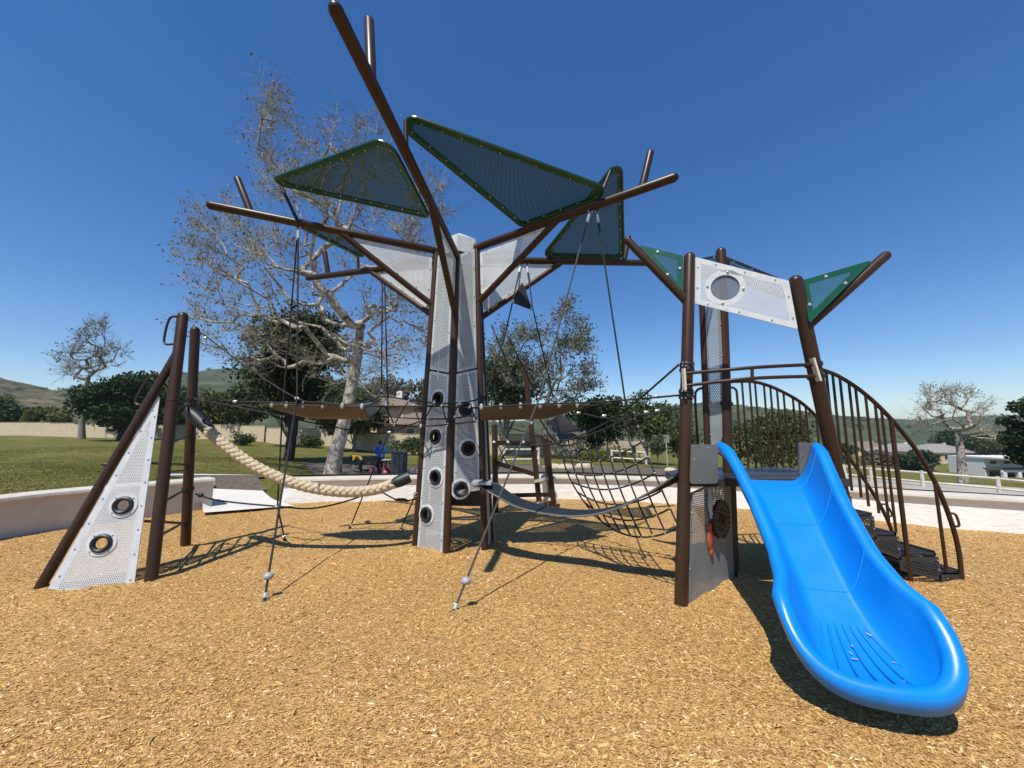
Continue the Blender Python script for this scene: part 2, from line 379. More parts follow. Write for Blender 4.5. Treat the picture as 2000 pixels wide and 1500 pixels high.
def noise2(x, y, seed=0):                          # cheap smooth value noise
    def h(i, j): return np.sin(i*127.1+j*311.7+seed*74.7)*43758.5453 % 1
    i, j = np.floor(x), np.floor(y); fx, fy = x-i, y-j; fx = fx*fx*(3-2*fx); fy = fy*fy*(3-2*fy)
    return (h(i, j)*(1-fx)+h(i+1, j)*fx)*(1-fy)+(h(i, j+1)*(1-fx)+h(i+1, j+1)*fx)*fy
def fbm(x, y, seed=0, o=4): return sum(noise2(x*2**k, y*2**k, seed+k)/2**(k+1) for k in range(o))

# ------------------------------------------------------------------ ground: wood chips inside the seat wall, park outside
WALL_L = [G(-160, 1085), G(0, 1055), G(139, 1031), G(285, 1010), G(413, 993)]
WALL_M = [G(548, 984), G(700, 979), G(900, 975), G(1100, 975), G(1300, 983), G(1463, 995), G(1620, 1008), G(1800, 1026), G(2000, 1043), G(2250, 1070)]
WALL_L = [np.array([-7.2, 2.5, 0]), np.array([-7.4, 3.8, 0])] + WALL_L[1:]
WALL_M = WALL_M + [np.array([9.8, 3.0, 0]), np.array([9.6, 0.5, 0])]
outline = [np.array([-6.2, -1, 0])] + WALL_L + WALL_M + [np.array([8, -3, 0]), np.array([4, -5.5, 0]), np.array([-1, -6, 0]), np.array([-5, -4, 0])]
OUT = []
for i in range(len(outline)):
    a, b = outline[i], outline[(i+1) % len(outline)]; n = max(1, int(np.linalg.norm(b-a)/.5))
    OUT += [lerp(a, b, k/n) for k in range(n)]
OUT = np.array(OUT)
def inside(x, y):
    c = False; n = len(outline)
    for i in range(n):
        a, b = outline[i], outline[(i+1) % n]
        if (a[1] > y) != (b[1] > y) and x < (b[0]-a[0])*(y-a[1])/(b[1]-a[1])+a[0]: c = not c
    return c
FEET = [G(295, 1134), G(362, 1070), G(90, 1150), G(200, 1142), G(811, 1072), G(840, 1080), G(872, 1086), G(947, 1077), G(966, 1064), G(1330, 1183), G(1360, 1160), G(1400, 1140), G(1430, 1128), G(1054, 990), G(1083, 999), G(1760, 1142), G(1880, 1140), G(1820, 1125), G(515, 1182), G(882, 1204)]
def mulch_z(x, y):
    z = .06*(fbm(x*.55+3, y*.55+8, 1, 3)-.5) + .022*(noise2(x*2.3, y*2.3, 5)-.5) + .010*(noise2(x*6.1, y*6.1, 8)-.5)
    for k, f in enumerate(FEET):
        d2 = (x-f[0])**2+(y-f[1])**2; z = z+(.028+.012*(k % 3))*np.exp(-d2/.028)
    return z - .05*np.exp(-((x-1.8)**2+(y-1.85)**2)/.12)            # scooped hollow at the slide exit
def sheet_grid(x0, x1, y0, y1, nu, nv, name, zf, hole=None):
    X, Y = np.meshgrid(np.linspace(x0, x1, nu+1), np.linspace(y0, y1, nv+1), indexing='ij'); Z = zf(X, Y); V = np.stack([X, Y, Z], -1).reshape(-1, 3)
    I = np.arange((nu+1)*(nv+1)).reshape(nu+1, nv+1); F = np.stack([I[:-1, :-1], I[1:, :-1], I[1:, 1:], I[:-1, 1:]], -1).reshape(-1, 4)
    me = bpy.data.meshes.new(name); me.from_pydata(V.tolist(), [], F.tolist()); me.polygons.foreach_set('use_smooth', [True]*len(F)); me.materials.append(M['mulch'])
    o = bpy.data.objects.new(name, me); col.objects.link(o); return tag(o, kind='structure')
sheet_grid(-11, 11, -7, 11.2, 330, 270, 'mulch_ground', mulch_z)
# loose chips lying on the surface
def chips():
    n = 230000; Y = 1.05+8*rng.random(n)**1.6; X = (rng.random(n)*2-1)*(1.42*Y+.5)
    ok = np.array([inside(x, y) for x, y in zip(X, Y)]); X, Y = X[ok], Y[ok]; n = len(X)
    Z = mulch_z(X, Y)+.002+.004*rng.random(n)
    L = (.0055+.011*rng.random(n)**1.8)*(1+Y*.06); Wd = L*(.14+.2*rng.random(n)); big = rng.random(n) < .014; L = np.where(big, L*2.0, L*.86); Wd = np.where(big, L*.2, Wd); A = rng.normal(0, .9, n); T = rng.normal(0, .22, n); Rl = rng.normal(0, .45, n)
    ux = np.stack([np.cos(A)*np.cos(T), np.sin(A)*np.cos(T), np.sin(T)], 1); vx = np.stack([-np.sin(A)*np.cos(Rl), np.cos(A)*np.cos(Rl), np.sin(Rl)], 1)
    nx = np.cross(ux, vx); C = np.stack([X, Y, Z], 1); k = L[:, None]; q = Wd[:, None]
    bend = nx*(.12*k)
    V = np.stack([C-ux*k-vx*q*.6-bend, C-ux*k+vx*q*.5-bend, C+vx*q, C-vx*q, C+ux*k+vx*q*.4-bend, C+ux*k-vx*q*.7-bend], 1).reshape(-1, 3)
    b = np.arange(n)[:, None]*6
    F = np.concatenate([b+np.array([[0, 3, 2, 1]]), b+np.array([[3, 5, 4, 2]])], 1).reshape(-1, 4)
    me = bpy.data.meshes.new('wood_chips'); me.vertices.add(len(V)); me.vertices.foreach_set('co', V.ravel())
    me.loops.add(F.size); me.loops.foreach_set('vertex_index', F.ravel().astype(np.int32)); me.polygons.add(len(F))
    me.polygons.foreach_set('loop_start', np.arange(0, F.size, 4, dtype=np.int32)); me.polygons.foreach_set('loop_total', np.full(len(F), 4, np.int32))
    at = me.attributes.new('tone', 'FLOAT', 'POINT'); at.data.foreach_set('value', np.repeat(np.where(rng.random(n) < .03, .02, np.clip(rng.normal(.55, .22, n), 0, 1)), 6))
    me.update(calc_edges=True); me.materials.append(M['chip']); o = bpy.data.objects.new('wood_chips', me); col.objects.link(o)
    tag(o, 'loose tan wood chips covering the play area floor', 'wood chips', kind='stuff')
chips()

CTRL = [(-7.5, 5.7, .50), (-8.2, 3, .5), (-6.6, 8.6, .46), (-5, 9.6, .38), (-3.5, 10, .34), (1.3, 10.5, .36), (5, 9.2, .36), (7.5, 7.4, .36), (9.5, 5.5, .36), (8, -4, .4), (-6, -4, .4), (0, -8, .4),
        (-14, 10, .5), (-12, 16, .5), (-22, 22, .75), (-72, 54, 1.1), (-35, 50, .7), (-24, 45, .1), (-8.8, 36.5, -.5), (-6, 17.5, -.45), (-5.5, 13.5, -.1), (-9, 17, 0), (-10, 26, 0),
        (3, 20, -.25), (3, 36, -.5), (10, 34, -1.0), (9, 11, -.1), (12, 13, -.6), (17, 19, -1.3), (28, 18, -1.8), (22, 12, -1.0), (40, 40, -3.6), (24, 36, -3), (60, 60, -6), (110, 90, -9.4), (80, 150, -11), (0, 120, -3), (-100, 120, 2), (30, 0, -1), (-40, 0, .8), (-90, 10, 1), (0, -50, .3), (300, 200, -14), (-250, 250, 4), (0, 400, -6), (200, 500, -14), (-300, 700, 0), (400, 900, -14), (700, 300, -14), (-600, 200, 4), (0, 1200, -10)]
CT = np.array(CTRL)
GAP = ((WALL_L[-1]+WALL_M[0])/2)[:2]; GAPD = unit(GAP-np.array([.5, 3.0])); GAPW = float(np.linalg.norm(WALL_L[-1]-WALL_M[0]))/2
def terr_z(x, y):
    d2 = (CT[:, 0]-x)**2+(CT[:, 1]-y)**2; wgt = 1/(d2+5)**1.8
    z = float((wgt*CT[:, 2]).sum()/wgt.sum())
    dd = math.sqrt(float(((OUT[:, 0]-x)**2+(OUT[:, 1]-y)**2).min())); k = min(1, dd/3.5); k = k*k*(3-2*k)
    z = .42*(1-k)+z*k
    gx, gy = x-GAP[0], y-GAP[1]; al = gx*GAPD[0]+gy*GAPD[1]; la = abs(-gx*GAPD[1]+gy*GAPD[0])
    if la < GAPW+.5 and -1 < al < 3:
        f = max(0, min(1, al/2.6)); f = f*f*(3-2*f); e = max(0, min(1, (la-GAPW)/.5)); zg = z*f-.02*(1-f); z = zg*(1-e)+z*e
    return z
ctr = np.array([.5, 3.0, 0]); dist = [.12, .5, .9, 1.3, 1.8, 2.4, 3, 3.6, 4.3, 5, 5.8, 6.8, 8, 9.5, 11, 13, 15, 17.5, 20, 23, 26, 30, 34, 38, 44, 52, 75, 110, 170, 270, 450, 800, 1500, 2800]
mb = MB(); vs = []
for p in OUT:
    d = unit(p-ctr)
    vs.append((p[0]+d[0]*.1, p[1]+d[1]*.1, -.3))
    for k in dist: q = p+d*k; vs.append((q[0], q[1], terr_z(q[0], q[1])))
n, m = len(OUT), len(dist)+1
mb.add(vs, [(i*m+j, i*m+j+1, ((i+1) % n)*m+j+1, ((i+1) % n)*m+j) for i in range(n) for j in range(m-1)])
tag(mb.build('lawn', M['lawn'], sharp=180), kind='structure')

def strip(name, mat, line, d0, d1, lift, kind='structure', n=6, dense=4):
    """sheet following the park ground between two distances outside a wall line"""
    mb = MB(); pts = []
    for i in range(len(line)-1): pts += [lerp(line[i], line[i+1], k/dense) for k in range(dense)]
    pts.append(np.asarray(line[-1], float)); vs = []
    for p in pts:
        d = unit(p-ctr)
        for j in range(n+1):
            q = p+d*(d0+(d1-d0)*j/n); vs.append((q[0], q[1], terr_z(q[0], q[1])+lift))
    mb.add(vs, [(i*(n+1)+j, i*(n+1)+j+1, (i+1)*(n+1)+j+1, (i+1)*(n+1)+j) for i in range(len(pts)-1) for j in range(n)])
    return tag(mb.build(name, mat, sharp=180), kind=kind)
strip('bark_bed', M['bark'], WALL_M[1:5], 2.2, 12, .03, n=24)
strip('bark_bed', M['bark'], WALL_M[4:9], 2.3, 8.5, .03, n=24)
strip('bark_bed', M['bark'], [WALL_L[-1], lerp(WALL_L[-1], WALL_M[0], .5), WALL_M[0], WALL_M[1]], 2.2, 3.6, .035)
strip('path', M['path'], [WALL_L[-1], WALL_M[0], WALL_M[1], WALL_M[2]], 3.9, 4.8, .04)
strip('kerb_strip', M['concrete'], WALL_M[4:9], 2.05, 2.3, .05)
strip('road', M['road'], WALL_M[4:10], 14, 28, .06, n=24)
# concrete ramp through the gap in the wall
mb = MB(); A_, B_ = WALL_L[-1], WALL_M[0]; gd = unit((A_+B_)/2-ctr)
def ramp_pt(u, v):
    p = lerp(lerp(G(398, 1005), G(574, 991), u), lerp(A_+(B_-A_)*.0, B_, u)+gd*1.2, v)
    return np.array([p[0], p[1], max(.035, terr_z(p[0], p[1])+.05) if v > .25 else .035])
mb.grid(ramp_pt, 10, 14); tag(mb.build('concrete_ramp', M['path'], sharp=60), kind='structure')
strip('bark_bed', M['bark'], [A_+(B_-A_)*.02, (A_+B_)/2, B_], 1.2, 2.3, .04, n=10)

# ------------------------------------------------------------------ seat walls
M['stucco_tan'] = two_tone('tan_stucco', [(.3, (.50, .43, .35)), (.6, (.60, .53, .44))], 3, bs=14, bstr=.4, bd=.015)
def seat_wall(line, label, h=.5, over=.05, width=.36, hs=None, face='stucco'):
    pts = smooth_path(line, 6); root = thing('seat_wall', pts[0], label, 'wall')
    nrm = []
    for i in range(len(pts)):
        t = unit(pts[min(i+1, len(pts)-1)]-pts[max(i-1, 0)]); nn = np.array([t[1], -t[0], 0]); nrm.append(nn if np.dot(nn, ctr-pts[i]) > 0 else -nn)
    def sweep(prof, a=0, b=None):
        b = len(pts) if b is None else b; mbb = MB(); k = len(prof); vs = []
        for i in range(a, b):
            for (o, z) in prof: vs.append(pts[i]+nrm[i]*o+np.array([0, 0, z]))
        c = b-a
        mbb.add(vs, [(i*k+j, (i+1)*k+j, (i+1)*k+(j+1) % k, i*k+(j+1) % k) for i in range(c-1) for j in range(k)]+[tuple(range(k)), tuple((c-1)*k+j for j in range(k-1, -1, -1))])
        return mbb
    sweep([(0, -.2), (-width+.06, -.2), (-width+.06, h-.09), (0, h-.09)]).build('wall_face', M[face], root, sharp=30)
    L = np.cumsum([0]+[np.linalg.norm(pts[i+1]-pts[i]) for i in range(len(pts)-1)])
    c = .0; 
    prof = [(over, h-.085), (over+.012, h-.05), (over, h-.012), (over-.03, h), (-width, h), (-width-.02, h-.02), (-width-.02, h-.085)]
    i0 = 0
    for i in range(1, len(pts)):
        if L[i]-L[i0] > 1.5 or i == len(pts)-1:
            o = sweep(prof, i0, i+1); o.build('cap_stone', M['concrete'], root, sharp=30); i0 = i
    return root
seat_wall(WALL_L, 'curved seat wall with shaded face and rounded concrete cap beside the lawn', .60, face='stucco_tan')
seat_wall(WALL_M, 'long curved white stucco seat wall with concrete cap behind the ropes and slide', .52)

# ------------------------------------------------------------------ TREE TOWER
cx, cy = -.793, 5.425
TH = [R(a) for a in (197.86, 262.54, 332.3, 12.7, 156.2)]
def pol(i, r, z): return np.array([cx+r*math.cos(TH[i]), cy+r*math.sin(TH[i]), z])
base = [G(811, 1072), G(872, 1086), G(947, 1077), pol(3, .511, 0), pol(4, .511, 0)]
def wy(i, r, x, y): return W(x, y, cy+r*math.sin(TH[i]))
top = [wy(0, .289, 853, 490), wy(1, .289, 892, 500), wy(2, .289, 931, 484), pol(3, .289, 4.09), pol(4, .289, 4.09)]
tip = [wy(0, 3.137, 412, 401), wy(1, 3.137, 656, 20), wy(2, 3.137, 1316, 347), pol(3, 3.3, 4.34), wy(4, 3.137, 602, 543)]
sbot = [lerp(base[0], top[0], .80), lerp(base[1], top[1], .79), lerp(base[2], top[2], .80), lerp(base[3], top[3], .78), lerp(base[4], top[4], .78)]
sj = [on_line(top[0], tip[0], px=662), on_line(top[1], tip[1], py=400), on_line(top[2], tip[2], px=1090), lerp(top[3], tip[3], .45), lerp(top[4], tip[4], .5)]
stub = [((490, 405), (464, 350)), ((735, 162), (721, 42)), ((1253, 358), (1270, 299)), None, ((641, 540), (634, 492))]
tower = thing('tree_tower', (cx, cy, 0), 'tall tree-shaped climbing tower with brown branches and dark green perforated leaf panels', 'play structure')
for i in range(5):
    d = unit(top[i]-base[i])
    MB().tube([base[i]-d*.15, top[i]+d*.03], .046, 14, dome1=True).build('post', M['brown'], tower)
    br = MB().tube([top[i], tip[i]], .052, 14, dome0=True, dome1=True).build('branch', M['brown'], tower)
    if stub[i]:
        a = on_line(top[i], tip[i], px=stub[i][0][0]) if i != 1 else on_line(top[i], tip[i], py=stub[i][0][1])
        b = W(*stub[i][1], a[1]+(.0 if i != 1 else .12))
        b = a+unit(b-a)*max(.42, np.linalg.norm(b-a))
    else: a = lerp(top[i], tip[i], .8); b = a+np.array([.1, .02, .45])
    MB().tube([a, b], .043, 12, dome1=True).build('twig_stub', M['brown'], br)
    MB().tube([sbot[i], sj[i]], .043, 12).build('strut', M['brown'], tower)
    # pale gusset between post, branch and strut
    e1, e2 = unit(tip[i]-top[i]), unit(sj[i]-sbot[i])
    p0 = lerp(top[i], sbot[i], .06)+e1*.06; p1 = lerp(top[i], sj[i], .93)-np.array([0, 0, .045]); p2 = lerp(sbot[i], top[i], .10)+e1*.055
    p0 = p0-np.array([0, 0, .04])
    sh = Sheet([p0, p1, p2], np.array([0, -1., .0]))
    g = sh.make('gusset_panel', [M['white'], M['white_perf']], tower, border=.04, rad=.03); sh.bolts(g, M['steel'], .28)
# trunk faces
cen = np.array([cx, cy, 0])
def face(i, j, t0, t1, in0=.055, name='trunk_panel', mats=None, holes=(), off=0.012, lower=False):
    A0, A1, B0, B1 = (lerp(base[i], top[i], t0), lerp(base[i], top[i], t1), lerp(base[j], top[j], t0), lerp(base[j], top[j], t1))
    e0, e1 = unit(B0-A0), unit(B1-A1); o = (A0+B1)/2-cen; o[2] = 0; o = unit(o)
    pts = [A0+e0*in0+o*off, B0-e0*in0+o*off, B1-e1*in0*.9+o*off, A1+e1*in0*.9+o*off]
    sh = Sheet(pts, o); hs = []
    for (hx, hy) in holes:
        d = ray(hx, hy); t = np.dot(sh.o-np.array([0, 0, CAM_H]), sh.n)/np.dot(d, sh.n); hs.append((np.array([0, 0, CAM_H])+d*t, .066))
    p = sh.make(name, mats or [M['trunk'], M['trunk_perf']], tower, border=.035, rad=.012, holes=hs, hole_flange=.05)
    sh.bolts(p, M['steel'], .42)
    for c, r in hs: sh.porthole(c, p)
    return p
face(0, 1, .0, .572, holes=[(857, 779), (852, 853), (852, 932), (834, 1005)]); face(0, 1, .578, .985)
face(1, 2, .185, .572, holes=[(909, 800), (914, 876), (899, 955)]); face(1, 2, .578, 1.0)
face(2, 3, .0, .572); face(2, 3, .578, 1.0)
face(4, 0, .0, .572, mats=[M['dark'], M['dark']]); face(4, 0, .578, 1.0, mats=[M['dark'], M['dark']]); face(3, 4, .12, .99, mats=[M['dark'], M['dark']])  # rear panels made solid charcoal: inner shade put into colour so portholes look black
# pointed pale cap
mb = MB(); tz = max(p[2] for p in top); apex = np.array([cx, cy, tz+.30])
ringp = [np.array([cx, cy, 0])+(np.array([p[0], p[1], 0])-cen)*.93+np.array([0, 0, tz+.14]) for p in top]; low = [p-np.array([0, 0, .24]) for p in ringp]
order = [0, 1, 2, 3, 4]
mb.add(ringp+low+[apex], [(i, (i+1) % 5, 10) for i in range(5)]+[(i+5, (i+1) % 5+5, (i+1) % 5, i) for i in range(5)])
mb.build('trunk_cap', M['white'], tower, smooth=False)
# leaf-like roof panels
def canopy(p3, corner, holder, label=None):
    sh = Sheet(p3, np.array([0, 0, 1.]))
    c = sh.make('canopy_panel', [M['green_sheet'], M['canopy_perf']], tower, border=.06, th=.014, rad=corner)
    out = [sh.to3(q) for q in round_poly(sh.P, corner, 6)]
    MB().tube(out+[out[0], out[1]], .024, 8, cap=False).build('rim', M['green'], c)
    sh.bolts(c, M['steel'], .22, edge=.042, r=.010, both=True)
    for a, b in holder: MB().tube([a, b], .022, 10).build('panel_prop', M['brown'], tower)
upv = np.array([0, 0, .075])
def arm_at(i, px=None, py=None): return on_line(top[i], tip[i], px=px, py=py)
a1 = arm_at(1, py=300)
canopy([arm_at(2, px=1020)+upv, arm_at(2, px=1205)+upv, W(722, 197, a1[1]-.02)], [.10, .12, .11], [(a1, W(792, 236, a1[1]))])
a2 = arm_at(0, px=582)
canopy([W(757, 268, arm_at(1, py=270)[1]+.05), W(838, 424, arm_at(1, py=420)[1]+.03), W(520, 354, a2[1]-.03)], [.14, .06, .06], [(a2, W(550, 366, a2[1]))])
a3 = arm_at(2, px=1165)
D1, D2 = arm_at(3, px=1060)+upv, arm_at(3, px=1218)+upv
canopy([D1, D2, W(1213, 305, a3[1]+.18)], [.08, .08, .10], [(a3, W(1192, 335, a3[1]+.12))])
a4 = arm_at(4, px=700)
canopy([arm_at(0, px=560)+upv*.4+np.array([0, .06, 0]), arm_at(0, px=690)+upv*.4+np.array([0, .06, 0]), W(712, 505, a4[1]-.02)], [.06, .06, .06], [(a4, W(699, 502, a4[1]))])
a5 = arm_at(3, px=1085)
canopy([arm_at(4, px=762)+upv, arm_at(4, px=850)+upv, a5+np.array([-.05, .1, .26])], [.06, .06, .06], [(a5, a5+np.array([-.03, .05, .24]))])

# ------------------------------------------------------------------ LEFT CLIMBER
l1b, l1t = G(295, 1134), W(357, 618, 4.60); l2b, l2t = G(362, 1070), W(381, 646, 5.12); l3b = G(75, 1153)
l3t = on_line(l1b, l1t, py=684)
lc = thing('ladder_climber', (l1b+l2b)/2, 'brown three-post climber with pale triangular perforated panel and two portholes beside the lawn', 'play structure')
def post(a, b, r, parent, name='post', dome=True, ext=.15):
    d = unit(b-a); return MB().tube([a-d*ext, b], r, 16, dome1=dome).build(name, M['brown'], parent)
P1 = post(l1b, l1t, .057, lc); P2 = post(l2b, l2t, .057, lc); P3 = post(l3b, l3t, .044, lc, 'leaning_pole', False)
def loop(a, b, out, parent, r=.013, name='hand_loop'):
    a, b, out = np.asarray(a), np.asarray(b), np.asarray(out)
    c0, c1 = lerp(a, b, .22)+out, lerp(a, b, .78)+out
    MB().tube(smooth_path([a, a+out*.75, c0, c1, b+out*.75, b], 5), r, 8).build(name, M['brown'], parent)
loop(W(352, 619, 4.55), W(340, 672, 4.52), W(328, 640, 4.5)-W(350, 640, 4.5), P1)
q0, q1 = on_line(l3b, l3t, py=735), on_line(l3b, l3t, py=792)
loop(q0, q1, np.array([-.14, -.02, .02]), P3)
fp = on_line(l3b, l3t, py=908); MB().tube([fp, fp+np.array([-.03, -.03, .0]), fp+np.array([-.065, -.035, .005])], [.022, .022, .016], 10).build('foot_peg', M['rubber'], lc)
tp = on_line(l3b, l3t, py=762)
pts = [lerp(l3b, l3t, .015)+np.array([.085, 0, 0]), W(263, 1138, 4.15), W(314, 765, tp[1]+.03), ]
pts[0] = pts[0]+unit(pts[0]-pts[2])*.11; pts[1] = pts[1]+unit(pts[1]-pts[2])*.09
sh = Sheet(pts, np.array([0, -1., 0]))
hs = []
for (hx, hy) in ((242, 987), (200, 1061)):
    d = ray(hx, hy); t = np.dot(sh.o-np.array([0, 0, CAM_H]), sh.n)/np.dot(d, sh.n); hs.append((np.array([0, 0, CAM_H])+d*t, .058))
pn = sh.make('climbing_panel', [M['white'], M['white_perf']], lc, border=.075, rad=.012, holes=hs, hole_flange=.05); sh.bolts(pn, M['steel'], .24, edge=.035)
for c, r in hs: sh.porthole(c, pn, .054)
def l1(py): return on_line(l1b, l1t, py=py)
def l2(py): return on_line(l2b, l2t, py=py)
for a, b in ((l1(1050), l2(1018)), (l1(985), l2(952)), (l1(925), l2(919)), (l1(868), l2(848)), (W(284, 1018, 4.3), l2(1022)), (W(296, 905, 4.4), l2(908)), (l1(800), l2(790))):
    MB().tube([a, b], .015, 8).build('rung', M['brown'], lc)
for pp in (778, 800, 955):
    c = l2(pp); MB().torus(c, unit(l2t-l2b), .058, .014, 16, 6, sx=2).build('collar', M['rubber'], lc)
c = l1(782); MB().torus(c, unit(l1t-l1b), .057, .006, 18, 6, sx=2).build('collar', M['brown'], lc)

# ------------------------------------------------------------------ ropes
def px_path(pts, n=6, sm=True):
    P = [W(*p) for p in pts]; return smooth_path(P, n) if sm else P
def rope_part(parent, pts, r=.0095, mat='rope', sm=True, name='rope'):
    return MB().tube(px_path(pts, 6, sm) if len(pts[0]) == 3 and not isinstance(pts, np.ndarray) else pts, r, 7).build(name, M[mat], parent)
def ferrules(parent, pts, r=.017, ln=.05, dirs=None):
    for i, p in enumerate(pts):
        p = W(*p); d = np.array([1., 0, 0]) if dirs is None else np.asarray(dirs[i] if isinstance(dirs, list) else dirs, float)
        d = unit(d); MB().tube([p-d*ln/2, p-d*ln*.35, p+d*ln*.35, p+d*ln/2], [r*.7, r, r, r*.7], 8).build('ferrule', M['alu'], parent)
def anchor_rope(pts, label, knob=None, mat='rope', r=.0105):
    P = [np.asarray(p, float) for p in pts]; root = thing('anchor_rope', (P[0][0], P[0][1], 0), label, 'rope', None)
    MB().tube(P, r, 7).build('rope', M[mat], root)
    d = unit(P[1]-P[0]); MB().tube([P[0]-d*.03, P[0]+d*.02, P[0]+d*.06], [.022, .024, .013], 8).build('ground_shackle', M['rubber'], root)
    MB().tube([P[0]+d*.06, P[0]+d*.10], .016, 8).build('ferrule', M['alu'], root)
    d = unit(P[-1]-P[-2]); MB().tube([P[-1]-d*.16, P[-1]-d*.05], .018, 8).build('ferrule', M['alu'], root)
    MB().torus(P[-1]-d*.0, np.array([0, 1., 0]), .026, .008, 12, 6).build('shackle', M['steel'], root)
    if knob is not None: MB().ball(knob, (.045, .045, .033), None, 12, 8).build('step_knob', M['bracket'], root)
    return root
armA = arm_at(0, px=583)-np.array([0, 0, .055]); armC = arm_at(2, px=1158)-np.array([0, 0, .055]); armE = arm_at(4, px=748)-np.array([0, 0, .055]); armD = arm_at(3, px=1022)-np.array([0, 0, .055])
kn = lambda a, b, x=None, y=None: on_line(np.asarray(a), np.asarray(b), px=x, py=y)
n1 = W(580, 778, 4.75); g1 = G(515, 1182)
anchor_rope([g1, n1, armA], 'black rope with low grey knob running up to the longest left branch', kn(g1, n1, y=1124))
n2 = W(551, 813, 5.2); g2 = G(556, 1054)
anchor_rope([g2, W(542, 989, 5.15), n2, armA+np.array([-.02, .03, 0])], 'slack black rope from the left branch past the braided rope to the mulch')
g3 = G(683, 1032); n3 = W(760, 843, 5.6)
anchor_rope([g3, n3, W(757, 768, 5.7), armE+np.array([.03, 0, 0])], 'black rope from the low rear left branch down past the braided rope end')
anchor_rope([W(745, 773, 5.8), armE], 'short black rope from the low rear left branch to the rope traverse')
g4 = G(882, 1204); n4 = W(1054, 776, 4.35)
anchor_rope([g4, n4, armC+np.array([-.03, 0, 0])], 'grey black rope with white knob slanting from the right branch to the mulch in front', kn(g4, n4, y=1135), 'grey_rope')
anchor_rope([W(1238, 880, 4.3), W(1222, 790, 4.3), armC+np.array([.05, 0, 0])], 'straight black rope from the right branch down to the cargo net')
anchor_rope([W(940, 800, 5.3), W(988, 648, 5.35), armD+np.array([-.04, 0, 0])], 'black rope from the rear right branch down beside the trunk')
anchor_rope([W(1084, 792, 5.3), W(1040, 600, 5.5), armD+np.array([.05, 0, 0])], 'black rope from the rear right branch down to the taupe hammock')
anchor_rope([W(1022, 784, 5.6), W(961, 637, 5.6)], 'short black rope from the knob on the trunk to the rear post')
anchor_rope([W(1050, 775, 5.7), W(984, 640, 5.75)], 'thin black rope crossing in front of the dark rear post')
tri = thing('triangle_seat', W(1018, 580, 5.45), 'small black triangular rubber step hanging from ropes under the right branches', 'rubber step')
t3 = [W(1020, 550, 5.45), W(1040, 606, 5.42), W(999, 590, 5.35)]
sh = Sheet(t3, np.array([0, -1., 0])); o = sh.make('rubber_plate', [M['rubber']], tri, rad=.03, th=.02, perf=False)
for p in t3: MB().ball(lerp(p, sh.o, .12)-np.array([0, .015, 0]), (.022, .014, .03)).build('eyelet', M['bracket'], o)

# left rope traverse with hammock sheet
lt = thing('rope_traverse', W(500, 790, 5.0), 'black rope traverse with long taupe hammock sheet between the ladder climber and the trunk', 'rope bridge')
rope_part(lt, [(390, 648, 5.10), (480, 715, 5.0), (580, 778, 4.78), (640, 787, 4.8), (740, 794, 4.95), (845, 793, 5.05)])
rope_part(lt, [(378, 778, 5.05), (460, 784, 4.9), (520, 786, 4.8), (640, 789, 4.8), (745, 793, 4.95), (860, 794, 4.9), (935, 797, 4.85)], .0105)
rope_part(lt, [(378, 780, 5.15), (440, 790, 5.2), (551, 813, 5.25), (650, 834, 5.35), (720, 845, 5.4), (760, 844, 5.5), (815, 825, 5.45), (850, 815, 5.4)])
rope_part(lt, [(470, 790, 4.85), (505, 797, 4.85), (540, 806, 5.1)])
rope_part(lt, [(745, 773, 5.8), (800, 781, 5.6), (850, 787, 5.1), (900, 786, 4.9), (945, 775, 5.0), (1015, 735, 5.9)])
rope_part(lt, [(716, 822, 5.1), (770, 830, 5.1), (830, 832, 5.0), (875, 829, 4.85), (935, 823, 4.8)])
rope_part(lt, [(745, 812, 5.2), (800, 817, 5.2), (870, 818, 4.85), (925, 812, 4.8)])
zz = [(745, 773, 5.6), (700, 793, 5.0), (753, 792, 5.0), (770, 829, 5.1), (798, 783, 5.1), (786, 813, 5.1), (808, 792, 5.0), (822, 832, 5.0), (848, 786, 5.0), (836, 815, 5.0), (863, 792, 4.9), (874, 829, 4.86), (898, 787, 4.85), (888, 815, 4.85), (918, 794, 4.8), (932, 823, 4.8)]
for a, b in ((1, 0), (2, 3), (4, 3), (6, 7), (8, 7), (10, 11), (12, 11), (14, 15)):
    MB().tube([W(*zz[a]), W(*zz[b])], .009, 6).build('rope', M['rope'], lt)
ferrules(lt, zz, .014, .045, [np.array([.3, 0, 1.])]*len(zz)); ferrules(lt, [(459, 784, 4.9), (400, 660, 5.08), (580, 778, 4.76), (551, 813, 5.22), (395, 780, 5.04), (760, 844, 5.48)])
